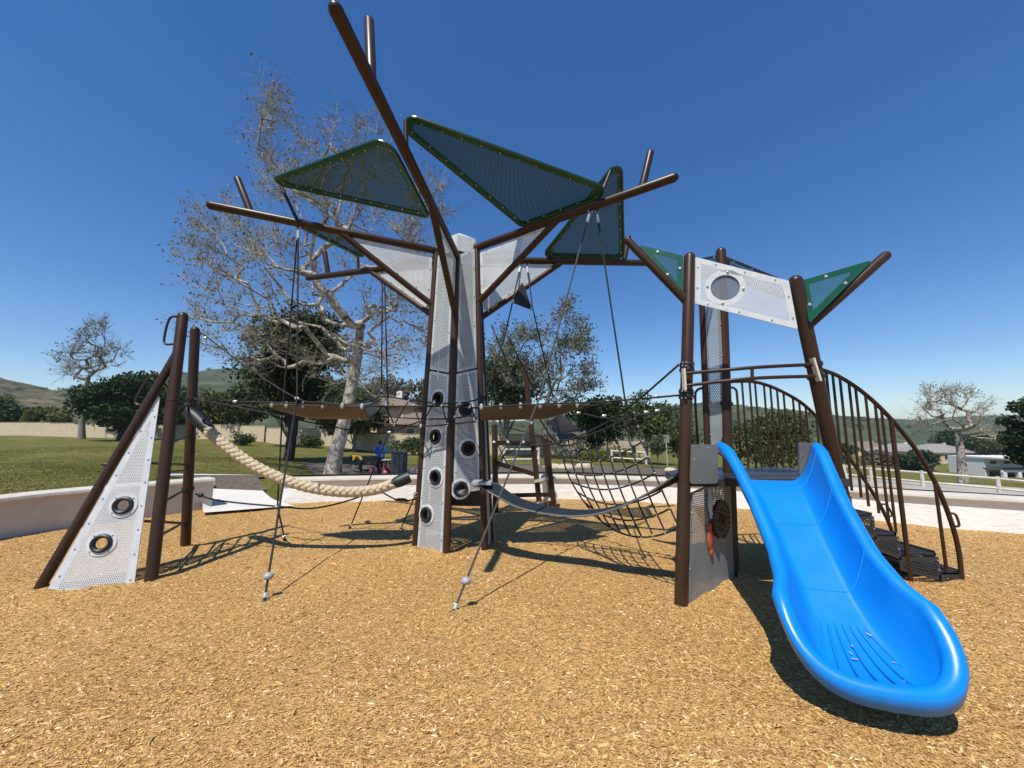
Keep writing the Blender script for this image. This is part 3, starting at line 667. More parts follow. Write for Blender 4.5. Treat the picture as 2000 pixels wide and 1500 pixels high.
def hammock(parent, x0, x1, ytop, Yf, Yb, sag, tipside, name='hammock_sheet', mat='membrane', grom=6, dy=0):
    A, B = W(x0, ytop, Yf), W(x1, ytop+dy, Yf); ax = B-A; back = np.array([0, Yb-Yf, .02])
    def wid(u): 
        k = u if tipside == 0 else 1-u
        return min(1, max(.03, (k/.42))**.75)
    def fn(u, v, off=0):
        ww = wid(u); c = A+ax*u; k = (v-.5)*2
        return c + back*(.5+(v-.5)*ww) - np.array([0, 0, sag*ww*(1-k*k)*(1 if True else 0)]) + np.array([0, 0, off])
    mb = MB().grid(lambda u, v: fn(u, v), 22, 12); mb.grid(lambda u, v: fn(u, 1-v, .012), 22, 12)
    for v0 in (0, 1):
        mb.grid(lambda u, v: fn(u, v0, .012*v), 22, 1)
    o = mb.build(name, M[mat], parent, sharp=60)
    for k in range(grom):
        u = (.12+.86*k/(grom-1)) if tipside == 0 else (.02+.86*k/(grom-1))
        p = fn(u, 0)+np.array([0, -.015, .0]); MB().ball(p, (.024, .014, .042), None, 10, 6).build('eyelet', M['bracket'], o)
        MB().ball(fn(u, 1)+np.array([0, .0, .01]), (.024, .014, .03), None, 8, 5).build('eyelet', M['bracket'], o)
    return o
h1 = hammock(lt, 490, 712, 789, 4.82, 5.35, .17, 0, dy=5)
MB().tube([W(712, 795, 4.85), W(740, 782, 5.3)], .01, 6).build('rope', M['rope'], lt)
fl = Sheet([W(694, 792, 4.84), W(741, 784, 5.3), W(735, 810, 5.3), W(703, 822, 5.0)], np.array([0, -1., 0])); fl.make('end_flap', [M['bracket']], lt, perf=False, rad=.03)
# right rope traverse
rt = thing('rope_traverse', W(1100, 790, 4.6), 'black rope traverse with taupe hammock sheets between the trunk and the slide tower', 'rope bridge')
rope_part(rt, [(930, 795, 4.8), (1000, 792, 4.65), (1090, 788, 4.5), (1170, 785, 4.3), (1260, 778, 4.05), (1325, 772, 3.8)], .0105)
rope_part(rt, [(1140, 792, 4.45), (1165, 791, 4.4), (1188, 782, 4.3)])
rope_part(rt, [(1000, 868, 5.0), (1060, 869, 4.9), (1120, 856, 4.7), (1190, 822, 4.4), (1245, 782, 4.1), (1326, 712, 3.78)], .0115)
rope_part(rt, [(1345, 792, 4.0), (1300, 803, 4.1), (1245, 812, 4.3), (1190, 818, 4.6), (1140, 808, 4.9)])
rope_part(rt, [(1050, 812, 5.2), (1090, 868, 5.1), (1140, 862, 5.0)]); rope_part(rt, [(965, 830, 5.6), (1030, 845, 5.5), (1085, 868, 5.3)], .008, 'grey_rope')
ferrules(rt, [(1188, 784, 4.28), (1283, 774, 3.98), (1262, 805, 4.25), (1284, 802, 4.17), (1180, 812, 4.6), (1054, 776, 4.38), (1130, 806, 4.9), (1036, 826, 4.5), (1030, 822, 4.9), (1046, 818, 5.2)])
hammock(rt, 936, 1158, 795, 4.72, 5.25, .17, 1, dy=-6)
hm = [W(1062, 818, 5.5), W(1092, 806, 5.8), W(1150, 853, 5.4), W(1096, 862, 5.0)]
mb = MB()
def bil(u, v, off=0): return lerp(lerp(hm[0], hm[1], v), lerp(hm[3], hm[2], v), u)-np.array([0, 0, .12*math.sin(math.pi*v)*math.sin(math.pi*min(1, u+.2))-off])
mb.grid(bil, 10, 8); mb.grid(lambda u, v: bil(u, 1-v, .012), 10, 8); o = mb.build('hammock_sheet', M['membrane'], rt)
for u, v in ((.1, 0), (.4, 0), (.7, 0), (.15, 1), (.5, 1), (.85, 1)): MB().ball(bil(u, v)+np.array([0, -.02, .0]), (.022, .014, .038), None, 8, 6).build('eyelet', M['bracket'], o)
# cargo net
cn = thing('cargo_net', G(1250, 1040), 'sagging black square rope net with silver joints beside the slide tower', 'climbing net')
c00, c10, c01, c11 = W(1094, 860, 5.0), W(1238, 806, 4.3), W(1158, 1003, 4.85), W(1326, 1030, 3.72)
def net(u, v):
    p = lerp(lerp(c00, c10, u), lerp(c01, c11, u), v); return p - np.array([0, 0, .17*4*u*(1-u)*(.4+.6*v) ]) - np.array([.12, .05, 0])*math.sin(math.pi*v)*(.8-.5*u)
NU, NV = 8, 7
for i in range(NU+1):
    MB().tube([net(i/NU, v) for v in np.linspace(0, 1 if i < 6 else .98, 15)], .0098, 6).build('rope', M['rope'], cn)
for j in range(NV+1):
    MB().tube([net(u, j/NV) for u in np.linspace(0, 1, 17)], .0098 if j else .012, 6).build('rope', M['rope'], cn)
mb = MB()
for i in range(NU+1):
    for j in range(NV+1): mb.ball(net(i/NU, j/NV), (.013, .010, .011), None, 6, 5)
tag(mb.build('rope_joints', M['alu'], cn), kind='stuff')
# lower slack ropes by the braided rope
lr = thing('slack_rope', l2(962), 'slack black guide rope hanging low under the thick braided rope', 'rope')
rope_part(lr, [(382, 965, 5.2), (430, 978, 5.15), (540, 989, 5.1), (610, 993, 5.1), (680, 978, 5.1), (720, 962, 5.15)], .011)
ferrules(lr, [(540, 989, 5.1)], .016); MB().ball(W(392, 967, 5.19), (.04, .03, .03), None, 10, 6).build('shackle', M['rubber'], lr)
ar = anchor_rope([G(783, 1032), W(812, 966, 5.25)], 'short black rope anchored beside the trunk foot')
ar2 = thing('rope_tail', W(747, 962, 5.2), 'short slack rope and black shackle behind the trunk foot', 'rope')
rope_part(ar2, [(747, 962, 5.2), (780, 978, 5.25), (812, 975, 5.3)]); MB().ball(W(783, 976, 5.24), (.09, .03, .022), None, 10, 6).build('shackle', M['rubber'], ar2)

# thick braided rope
bp = smooth_path([W(x, y, Y) for x, y, Y in ((402, 836, 5.02), (440, 870, 4.97), (490, 906, 4.95), (540, 931, 4.95), (590, 948, 4.97), (640, 958, 5.0), (690, 961, 5.05), (735, 956, 5.1), (770, 944, 5.15))], 24)
bl = np.cumsum([0]+[np.linalg.norm(bp[i+1]-bp[i]) for i in range(len(bp)-1)])
br = thing('braided_rope', W(590, 948, 4.97), 'thick beige braided climbing rope sagging between the ladder climber and the trunk', 'rope')
def along(s):
    i = int(np.searchsorted(bl, s)); i = min(max(i, 1), len(bp)-1); t = (s-bl[i-1])/(bl[i]-bl[i-1]); return lerp(bp[i-1], bp[i], t), unit(bp[i]-bp[i-1])
step = .082
for row in range(4):
    mb = MB(); lean = 1 if row % 2 else -1; k = 0; s = .02+(0 if row % 2 else step*.5)
    while s < bl[-1]:
        c, t = along(s); u = unit(np.cross(t, [0, 0, 1.])); v = np.cross(u, t); a = 2*math.pi*(row+.5)/4
        rd = u*math.cos(a)+v*math.sin(a); sd = np.cross(t, rd)
        ax = unit(t*.80+sd*.60*lean); bx = np.cross(rd, ax)
        mb.ball(c+rd*.038, (.064, .040, .032), (ax, bx, rd), 10, 8); s += step
    mb.build('strand', M['hemp'], br)
MB().tube(bp[::4], .042, 10).build('core', M['hemp'], br)
for a, b, c in ((W(366, 800, 5.05), W(384, 816, 5.04), W(408, 840, 5.02)), (W(764, 946, 5.14), W(782, 939, 5.18), W(800, 931, 5.22))):
    MB().tube([a, lerp(a, b, .5), b, c], [.05, .072, .08, .076], 14).build('end_sleeve', M['rubber'], br)

# belt bridge
bb = thing('belt_bridge', W(1130, 1005, 4.4), 'sagging slate rubber belt bridge from the trunk to the slide tower post', 'belt bridge')
bpth = smooth_path([W(x, y, Y) for x, y, Y in ((930, 948, 4.85), (965, 968, 4.7), (1010, 992, 4.6), (1070, 1006, 4.45), (1135, 1010, 4.3), (1200, 997, 4.1), (1265, 966, 3.9), (1324, 928, 3.68))], 6)
def belt(u, v, off):
    i = u*(len(bpth)-1); k = min(int(i), len(bpth)-2); c = lerp(bpth[k], bpth[k+1], i-k); t = unit(bpth[k+1]-bpth[k])
    wd = unit(np.cross(np.array([0, 0, 1.]), t)); wd = wd if wd[1] > 0 else -wd
    wd = unit(wd + np.array([0, 0, .30*(1-u)-.05])); nn = np.cross(t, wd); nn = nn if nn[2] > 0 else -nn
    return c + wd*(.24*v)*(1 if u > .06 else .75) + nn*off
mb = MB().grid(lambda u, v: belt(u, v, .02), 40, 5); mb.grid(lambda u, v: belt(u, 1-v, 0), 40, 5)
for v0 in (0, 1): mb.grid(lambda u, v: belt(u, v0, .02*v), 40, 1)
bo = mb.build('belt', M['belt'], bb, sharp=50)
MB().tube([belt(u, 0, .01)+np.array([0, -.004, 0]) for u in np.linspace(.02, .98, 30)], .011, 7).build('belt_edge', M['slab'], bo)
MB().tube([belt(u, 1, .01) for u in np.linspace(.02, .98, 30)], .011, 7).build('belt_edge', M['slab'], bo)
MB().box(W(942, 942, 4.9), (.24, .3, .03)).build('bracket_plate', M['bracket'], bb)

# ------------------------------------------------------------------ REAR CLIMBER
kb = [G(1054, 990), G(1083, 999), G(968, 1001), G(1078, 988)]
rk = thing('rear_climber', (kb[0]+kb[1])/2, 'small dark brown post climber with plank steps standing behind the hammock ropes', 'play structure')
kt = [W(1025, 712, kb[0][1]+.1), W(1066, 858, kb[1][1]), W(966, 832, kb[2][1]), W(1062, 852, kb[3][1]+.15)]
for a, b in zip(kb, kt): post(a, b, .057, rk)
def bar(a, b, hgt, dep, name, mat='brown'):
    a, b = np.asarray(a), np.asarray(b); t = unit(b-a); u = unit(np.cross([0, 0, 1.], t)); v = np.cross(t, u)
    return MB().box((a+b)/2, (np.linalg.norm(b-a), dep, hgt), (t, u, v)).build(name, M[mat], rk)
y0 = kb[2][1]
bar(W(964, 865, y0), W(1042, 866, kb[0][1]), .09, .09, 'beam'); bar(W(970, 905, y0), W(1042, 926, kb[0][1]), .09, .09, 'beam')
bar(W(1050, 940, kb[0][1]), W(1078, 933, kb[1][1]), .06, .16, 'plank_step', 'rail_wood'); bar(W(1056, 984, kb[0][1]), W(1080, 974, kb[1][1]), .06, .2, 'plank_step', 'rail_wood'); bar(W(968, 968, y0), W(1072, 966, kb[1][1]), .07, .08, 'beam')
for x in (965, 992, 1022): MB().ball(W(x, 864, y0-.06), (.03, .02, .03)).build('bracket_bolt', M['alu'], rk)
mb = MB()
for (a, b) in (((972, 868), (990, 905)), ((1000, 870), (970, 905)), ((1020, 868), (985, 890)), ((985, 890), (968, 925)), ((990, 868), (975, 892))): mb.tube([W(*a, y0-.1), W(*b, y0-.1)], .012, 6)
tag(mb.build('rope_web', M['rope'], rk), kind='stuff')

# ------------------------------------------------------------------ SLIDE TOWER
s1b, s1t = G(1330, 1183), W(1347, 503, 3.88); s2t = W(1554, 550, 3.6); s2b = W(1683, 1150, 3.95); s2b = s2b - unit(s2t-s2b)*((s2b[2])/unit(s2t-s2b)[2])
s3b, s3t = G(1430, 1128), W(1408, 492, 4.3); DECK = 1.08
stw = thing('slide_tower', (s1b+s2b)/2, 'brown slide tower with blue slide, pale window panel, green triangles and arched stair rails', 'play structure')
S1 = post(s1b, s1t, .057, stw); S2 = post(s2b, s2t, .063, stw); S3 = post(s3b, s3t, .055, stw)
s4b, s4t = W(1392, 1130, 4.42), W(1371, 590, 4.35); s4b[2] = 0; post(s4b, s4t, .034, stw)
def on(a, b, py): return on_line(a, b, py=py)
# window panel between the front posts
f = np.array([0, -.0, 0])
sh = Sheet([W(1357, 592, 3.84), W(1557, 644, 3.60), W(1541, 548, 3.60), W(1357, 503, 3.86)], np.array([0, -1., 0]))
d = ray(1416, 562); t = np.dot(sh.o-np.array([0, 0, CAM_H]), sh.n)/np.dot(d, sh.n); wc = np.array([0, 0, CAM_H])+d*t
wp = sh.make('window_panel', [M['white'], M['white_perf']], stw, border=.055, rad=.01, holes=[(wc, .135)], hole_flange=.055); sh.bolts(wp, M['steel'], .27, edge=.025)
gm, gt, gb = new_mat('clear_tinted_pane'); gb.inputs['Base Color'].default_value = (.25, .27, .29, 1); gb.inputs['Roughness'].default_value = .08
tr = N(gt, 'ShaderNodeBsdfTransparent'); tr.inputs[0].default_value = (.72, .75, .77, 1); mx = N(gt, 'ShaderNodeMixShader'); mx.inputs[0].default_value = .5
gt.links.new(gb.outputs[0], mx.inputs[1]); gt.links.new(tr.outputs[0], mx.inputs[2]); gt.links.new(mx.outputs[0], gt.nodes['Material Output'].inputs['Surface'])
MB().ring(wc-sh.n*.012, sh.n, .001, .15, .006, 28).build('window_pane', gm, wp)
mb = MB()
for k in range(4):
    a = R(10+90*k); mb.ball(wc+sh.n*.008+(sh.ux*math.cos(a)+sh.uy*math.sin(a))*.165, .014, None, 8, 5)
tag(mb.build('bolt_heads', M['steel'], wp), kind='stuff')
# dark panels behind, to the rear post
for a, b, nm in ((s3t, s1t, 'roof_panel'), (s3t, s2t, 'roof_panel')):
    e = unit(b-a); q = [a+e*.08-np.array([0, 0, .03]), b-e*.08-np.array([0, 0, .03]), b-e*.08-np.array([0, 0, .24]), a+e*.08-np.array([0, 0, .30])]
    sh = Sheet(q, np.array([0, -1., 0])); o = sh.make(nm, [M['dark'], M['dark_perf']], stw, border=.03, rad=.01); sh.bolts(o, M['steel'], .25, both=True)
# branches with green triangles
for a, b, tri3, po in ((on(s1b, s1t, 592), W(1226, 470, 3.95), [W(1246, 478, 3.93), W(1334, 500, 3.86), W(1333, 580, 3.84)], S1), (on(s2b, s2t, 641), W(1729, 500, 3.55), [W(1566, 548, 3.58), W(1706, 507, 3.54), W(1580, 632, 3.57)], S2)):
    MB().tube([a, b], .042 if po is S1 else .046, 14, dome1=True).build('branch', M['brown'], stw)
    sh = Sheet(tri3, np.array([0, -1., 0])); o = sh.make('green_triangle', [M['green_sheet'], M['green_perf']], stw, border=.055, rad=.012); sh.bolts(o, M['alu'], 1.5, edge=.03, r=.018)
# guard bar
for k in (0, 1):
    P = smooth_path([W(1340, 729+24*k, 3.68), W(1400, 724+22*k, 3.6), W(1470, 718+21*k, 3.5), W(1540, 714+22*k, 3.5), W(1590, 712+23*k, 3.52)], 5)
    MB().tube(P, .0165, 10).build('guard_bar', M['brown'], stw)
MB().tube([W(1469, 719, 3.5), W(1469, 739, 3.5)], .015, 8).build('bar_spacer', M['brown'], stw)
MB().box(W(1336, 741, 3.66), (.02, .05, .21)).build('end_plate', M['cream'], stw); MB().box(W(1593, 722, 3.5), (.02, .05, .22), (np.array([.98, 0, .2]), np.array([0, 1., 0]), np.array([-.2, 0, .98]))).build('end_plate', M['cream'], stw)
for pa, pb, ys, rr in ((s1b, s1t, (712, 722, 764, 776), .057), (s3b, s3t, (789,), .055), (s2b, s2t, (712, 735), .063)):
    for y in ys: MB().torus(on(pa, pb, y), unit(pb-pa), rr+.004, .011, 18, 6, sx=2.2).build('collar', M['rubber'], stw)
mb = MB()
for y in (709, 716, 764, 778):
    for dx in (-16, -8, 8): mb.ball(on(s1b, s1t, y)+np.array([dx*.0045, -.066, 0]), .011, None, 6, 4)
tag(mb.build('bolt_heads', M['steel'], stw), kind='stuff')
mb = MB().box(lerp(s2b, s2t, .38)+np.array([.03, -.066, 0]), (.022, .006, .16), (np.array([1., 0, .17]), np.array([0, 1., 0]), np.array([-.17, 0, 1.]))); mb.build('label_plate', M['white'], stw)
# tall grey panel between thin post and rear post
sh = Sheet([lerp(s4b, s4t, .42)+np.array([.03, -.02, 0]), lerp(s3b, s3t, .42)-np.array([.03, .03, 0]), lerp(s3b, s3t, .92)-np.array([.05, .03, 0]), lerp(s4b, s4t, .97)+np.array([.03, -.02, 0])], np.array([0, -1., 0]))
o = sh.make('tall_panel', [M['grey'], M['grey_perf']], stw, border=.012, rad=.01); sh.bolts(o, M['steel'], .35, edge=.0)
# deck
mb = MB(); dk = [np.array([1.62, 3.72]), np.array([3.2, 3.72]), np.array([3.48, 4.1]), np.array([3.48, 4.98]), np.array([2.3, 5.0]), np.array([1.72, 4.4])]
mb.add([(*p, DECK) for p in dk]+[(*p, DECK-.07) for p in dk], [tuple(range(6)), tuple(range(11, 5, -1))]+[(i, (i+6), (i+1) % 6+6, (i+1) % 6) for i in range(6)])
mb.build('deck', M['dark'], stw, smooth=False)
# wing panels beside the slide mouth
for c4 in ([(1347, 945), (1401, 944), (1401, 868), (1350, 868)], [(1560, 930), (1618, 938), (1603, 866), (1560, 864)]):
    sh = Sheet([W(x, y, 3.62) for x, y in c4], np.array([0, -1., 0])); o = sh.make('wing_panel', [M['slab']], stw, perf=False, th=.02, rad=.025)
    sh.bolts(o, M['steel'], .5, edge=.03, r=.013)
# activity wall below the deck
q = [lerp(s1b, s1t, -.01)+np.array([.075, .02, 0]), lerp(s3b, s3t, -.01)+np.array([-.02, -.06, 0]), lerp(s3b, s3t, .29)+np.array([-.02, -.06, 0]), lerp(s1b, s1t, .285)+np.array([.075, .02, 0])]
sh = Sheet(q, np.array([-.5, -1., 0])); aw = sh.make('activity_panel', [M['grey'], M['grey_perf']], stw, border=.02, rad=.01); sh.bolts(aw, M['steel'], .4, edge=.01)
def onpl(x, y): 
    d = ray(x, y); return np.array([0, 0, CAM_H])+d*(np.dot(sh.o-np.array([0, 0, CAM_H]), sh.n)/np.dot(d, sh.n))+sh.n*.012
dc = onpl(1402, 1013)
dial = MB().ring(dc+sh.n*.015, sh.n, .02, .17, .03, 28).build('play_dial', M['dial'], aw)
mb = MB()
for k in range(22): a = 2*math.pi*k/22; mb.box(dc+sh.n*.02+(sh.ux*math.cos(a)+sh.uy*math.sin(a))*.178, (.02, .028, .03), (sh.ux*math.cos(a)+sh.uy*math.sin(a), np.cross(sh.n, sh.ux*math.cos(a)+sh.uy*math.sin(a)), sh.n))
for k in range(8): a = 2*math.pi*k/8; mb.ball(dc+sh.n*.034+(sh.ux*math.cos(a)+sh.uy*math.sin(a))*.1, .011, None, 6, 4)
mb.torus(dc+sh.n*.034, sh.n, .045, .009, 16, 6)
tag(mb.build('dial_teeth', M['dial'], aw), kind='stuff')
for (x, y, mt) in ((1383, 980, 'pale_blue'), (1383, 1052, 'orange')):
    c = onpl(x, y); mb = MB().ball(c+sh.n*.008, (.05, .115, .014), (sh.ux, sh.uy, sh.n), 14, 8); mb.ball(c+sh.n*.008+sh.uy*.115, (.042, .04, .014), (sh.ux, sh.uy, sh.n), 12, 6); mb.ball(c+sh.n*.008-sh.uy*.12+sh.ux*.012, (.035, .045, .013), (sh.ux, sh.uy, sh.n), 10, 6)
    mb.build('slider_figure', M[mt], aw)
sh2 = Sheet([lerp(s3b, s3t, .02)+np.array([.06, -.02, 0]), lerp(s3b, s3t, .02)+np.array([.1, .75, 0]), lerp(s3b, s3t, .29)+np.array([.1, .75, 0]), lerp(s3b, s3t, .29)+np.array([.06, -.02, 0])], np.array([1., 0, 0]))
sh2.make('side_panel', [M['dark'], M['dark_perf']], stw, border=.03, rad=.01)
# stairs
YN, YF = 4.10, 4.95
noses = [(4.58, .12), (4.34, .29), (3.96, .49), (3.73, .69), (3.52, .89)]
back = [4.34, 3.96, 3.73, 3.52, 3.40]
for (xn, z), xb in zip(noses, back):
    t_ = MB().box(((xn+xb)/2, (YN+YF)/2, z-.012), (xn-xb+.03, YF-YN-.06, .024)); 
    for k in range(7): t_.box((xb+(xn-xb)*(k+.5)/7, (YN+YF)/2, z+.003), (.012, YF-YN-.1, .006))
    st = t_.build('stair_tread', M['dark'], stw, smooth=False)
    rs = Sheet([np.array([xb+.006, YN+.03, z]), np.array([xb+.006, YF-.03, z]), np.array([xb+.006, YF-.03, z+.19]), np.array([xb+.006, YN+.03, z+.19])], np.array([1., 0, 0])); rs.make('riser', [M['dark'], M['dark_perf']], st, border=.02, rad=0, th=.006)
    MB().box((xn, (YN+YF)/2, z-.035), (.012, YF-YN-.06, .07)).build('tread_nose', M['dark'], st, smooth=False)
for Y in (YN, YF):
    for (xn, z), xb in zip(noses, back):
        lo = max(-.05, z-.26); pts = [np.array([xb-.02, Y, lo+.1 if lo > 0 else lo]), np.array([xn, Y, lo]), np.array([xn, Y, z-.03]), np.array([xb-.02, Y, z-.03])]
        sh = Sheet(pts, np.array([0, -1., 0])); o = sh.make('stringer_plate', [M['dark'], M['dark_perf']], stw, border=.03, rad=0, th=.008)
        mb = MB()
        for zz_ in (z-.06, z-.15): mb.ball((xn-.02, Y-.01, zz_), .011, None, 6, 4)
        tag(mb.build('bolt_heads', M['steel'], o), kind='stuff')
def rail(arch, xs, bots, r=.021, loopat=None, name='arched_rail'):
    P = smooth_path([W(*p) for p in arch], 8); ro = MB().tube(P, r, 10, dome1=False).build(name, M['brown'], stw)
    for x, zb in zip(xs, bots):
        k = min(P, key=lambda p: abs(PX(p)[0]-x)); MB().tube([k, np.array([k[0], k[1], zb])], .0125, 8).build('baluster', M['brown'], ro)
    return ro, P
ra, PA = rail([(1605, 722, 4.0), (1640, 736, 4.08), (1690, 770, 4.1), (1740, 818, 4.1), (1790, 880, 4.1), (1830, 950, 4.1), (1858, 1020, 4.1), (1873, 1080, 4.1), (1880, 1150, 4.1)],
     [1612, 1625, 1642, 1657, 1673, 1690, 1706, 1722], [.95, .95, .92, .85, .76, .69, .62, .5])
for x0, zb, rr in ((1740, -.1, .021), (1824, .13, .015)):
    k = min(PA, key=lambda p: abs(PX(p)[0]-x0)); MB().tube([k, np.array([k[0], k[1], zb])], rr, 10).build('rail_post', M['brown'], ra)
k0, k1 = min(PA, key=lambda p: abs(PX(p)[1]-1000)), min(PA, key=lambda p: abs(PX(p)[1]-1026)); loop(k0, k1, np.array([.075, 0, .0]), ra, .011)
rb_, PB = rail([(1412, 748, 4.85), (1440, 745, 4.9), (1480, 747, 4.95), (1530, 766, 4.95), (1580, 799, 4.95), (1640, 868, 4.95), (1700, 955, 4.95), (1730, 1008, 4.95), (1743, 1040, 4.95)],
     [1449, 1463, 1477, 1491, 1505, 1519, 1533, 1547, 1561, 1575, 1592, 1612], [1.08]*7+[1.07]*3+[.9, .85])
k0, k1 = min(PB, key=lambda p: abs(PX(p)[1]-985)), min(PB, key=lambda p: abs(PX(p)[1]-1008)); loop(k0, k1, np.array([.09, 0, 0]), rb_, .011)
for pts in ([(1425, 756, 4.6), (1436, 760, 4.6), (1440, 778, 4.6), (1446, 880, 4.6)], [(1375, 757, 4.5), (1362, 762, 4.5), (1358, 780, 4.5), (1363, 868, 4.5)]):
    MB().tube(smooth_path([W(*p) for p in pts], 5), .014, 8).build('hand_hold', M['brown'], stw)
# slide: cross-sections fan from a spine out to a rolled rim
ent = np.array([2.40, 3.66]); ex = np.array([1.955, 2.20]); dv = unit(ex-ent); Ls = float(np.linalg.norm(ex-ent)); rv = np.array([-dv[1], dv[0]])
def bed_z(s):
    k = np.interp(s, [0, .10, .25, .5, .8, 1.1, 1.3, 1.45, 1.6, 1.8, 2.2], [1.09, 1.085, 1.01, .82, .58, .345, .225, .185, .17, .165, .165]); return float(k)
zs_ = np.array([bed_z(s) for s in np.linspace(-.1, 2.2, 116)]); zs_ = np.convolve(np.pad(zs_, 5, mode='edge'), np.ones(11)/11, 'valid')
def bedz(s): return float(np.interp(s, np.linspace(-.1, 2.2, 116), zs_))
def half_w(s): return float(np.interp(s, [0, .12, .35, .6, .95, 1.15, 1.32, 1.6], [.345, .325, .285, .25, .235, .265, .335, .37]))
def wall_h(s): return float(np.interp(s, [0, .15, .5, .9, 1.2, 1.5, 2], [.29, .285, .25, .24, .26, .28, .28]))
S_END = Ls-.24; secs = []
NS = 46
for i in range(NS): secs.append((S_END*i/(NS-1), None))
sect = []
for side in (-1, 1):
    lst = []
    for i in range(NS):
        s = S_END*i/(NS-1); c = ent+dv*s; hw = half_w(s); lst.append((c, rv*side, hw, s, s, wall_h(s)))
    for k in range(1, 13):
        a = (math.pi/2)*k/12; s = S_END; hw = half_w(s); fwd = .25
        ex_, ey_ = math.cos(a)**.62, math.sin(a)**.62
        off = rv*side*hw*ex_ + dv*fwd*ey_; ln = float(np.linalg.norm(off)); lst.append((ent+dv*s, off/ln, ln, s, s+fwd*ey_, lerp(wall_h(s), .012, math.sin(a)**.9)))
    sect.append(lst)
sect = sect[0] + sect[1][::-1][1:]
prof = []
def section(c, d, hw, s0, s1, wh):
    out = []; rr = .048
    for f in np.linspace(0, 1, 23):
        s = s0+(s1-s0)*f; z = bedz(s) + wh*max(0, (f-.5)/.5)**2.0 - (.012*(1-f*f))
        p = c + d*hw*f; out.append(np.array([p[0], p[1], z]))
    e = out[-1]
    for a in range(18, 199, 18):
        o = rr*(1-math.cos(R(a))); u = rr*math.sin(R(a)); p = np.array([e[0], e[1], e[2]])+np.array([d[0], d[1], 0])*o+np.array([0, 0, u]); out.append(p)
    e2 = out[-1]; out.append(e2-np.array([d[0], d[1], 0])*.012-np.array([0, 0, .05]))
    return out
rows = [section(*q) for q in sect]; K = len(rows[0])
mb = MB(); mb.add([p for r_ in rows for p in r_], [(i*K+j, i*K+j+1, (i+1)*K+j+1, (i+1)*K+j) for i in range(len(rows)-1) for j in range(K-1)])
slide = mb.build('slide', M['blue'], stw, sharp=75)
bmw = bmesh.new(); bmw.from_mesh(slide.data); bmesh.ops.remove_doubles(bmw, verts=bmw.verts[:], dist=.0008); bmw.to_mesh(slide.data); bmw.free(); slide['label'] = 'glossy bright blue moulded plastic slide with flared exit'
sd = slide.modifiers.new('thickness', 'SOLIDIFY'); sd.thickness = .008; sd.offset = 1 if False else -1
for s in (.16, .52, .93):
    i = int(round(s/S_END*(NS-1))); L_, R_ = rows[i], rows[len(rows)-1-i]
    P = [p+np.array([0, 0, .001]) for p in L_[:-1][::-1]]+[p+np.array([0, 0, .001]) for p in R_[1:-1]]
    MB().tube(P, .0032, 6).build('seam', M['blue_seam'], slide)
for k in range(7):
    f = -.75+1.5*k/6; a0 = ent+dv*(S_END-.16)+rv*f*.15; a1 = ent+dv*(S_END+.285)+rv*f*.36; P = []
    for t in np.linspace(0, 1, 9):
        p = lerp(a0, a1, t); s = float(np.dot(p-ent, dv)); P.append(np.array([p[0], p[1], bedz(s)-.012+.004+(.014*t*t+.030*t**6)]))
    MB().tube(P, [.003]+[.009]*7+[.005], 8).build('grip_rib', M['blue'], slide)
c = ent+dv*(S_END+.02); MB().tube([np.array([c[0], c[1], -.1]), np.array([c[0], c[1], .11])], .05, 10).build('slide_leg', M['dark'], slide)

# a few chips kicked up into the slide exit
def chips_on_slide():
    n = 7; mb = MB()
    for k in range(n):
        ss = S_END+.02+.2*rng.random()-.35*rng.random()**3; q = rng.normal(0, .11); c = ent+dv*ss+rv*np.clip(q, -.2, .2); a = rng.random()*6.28; L = .007+.010*rng.random(); u = np.array([math.cos(a), math.sin(a), .05]); v = np.array([-math.sin(a), math.cos(a), 0])*.28
        p = np.array([c[0], c[1], bedz(ss)+.004]); mb.add([p-u*L-v*L, p+u*L-v*L*.6, p+u*L+v*L, p-u*L+v*L*.7], [(0, 1, 2, 3)])
    o = mb.build('wood_chips', M['chip'], smooth=False); at = o.data.attributes.new('tone', 'FLOAT', 'POINT'); at.data.foreach_set('value', np.repeat(np.clip(rng.normal(.6, .2, n), 0, 1), 4))
    tag(o, 'few stray wood chips lying in the blue slide exit', 'wood chips', kind='stuff')
chips_on_slide()

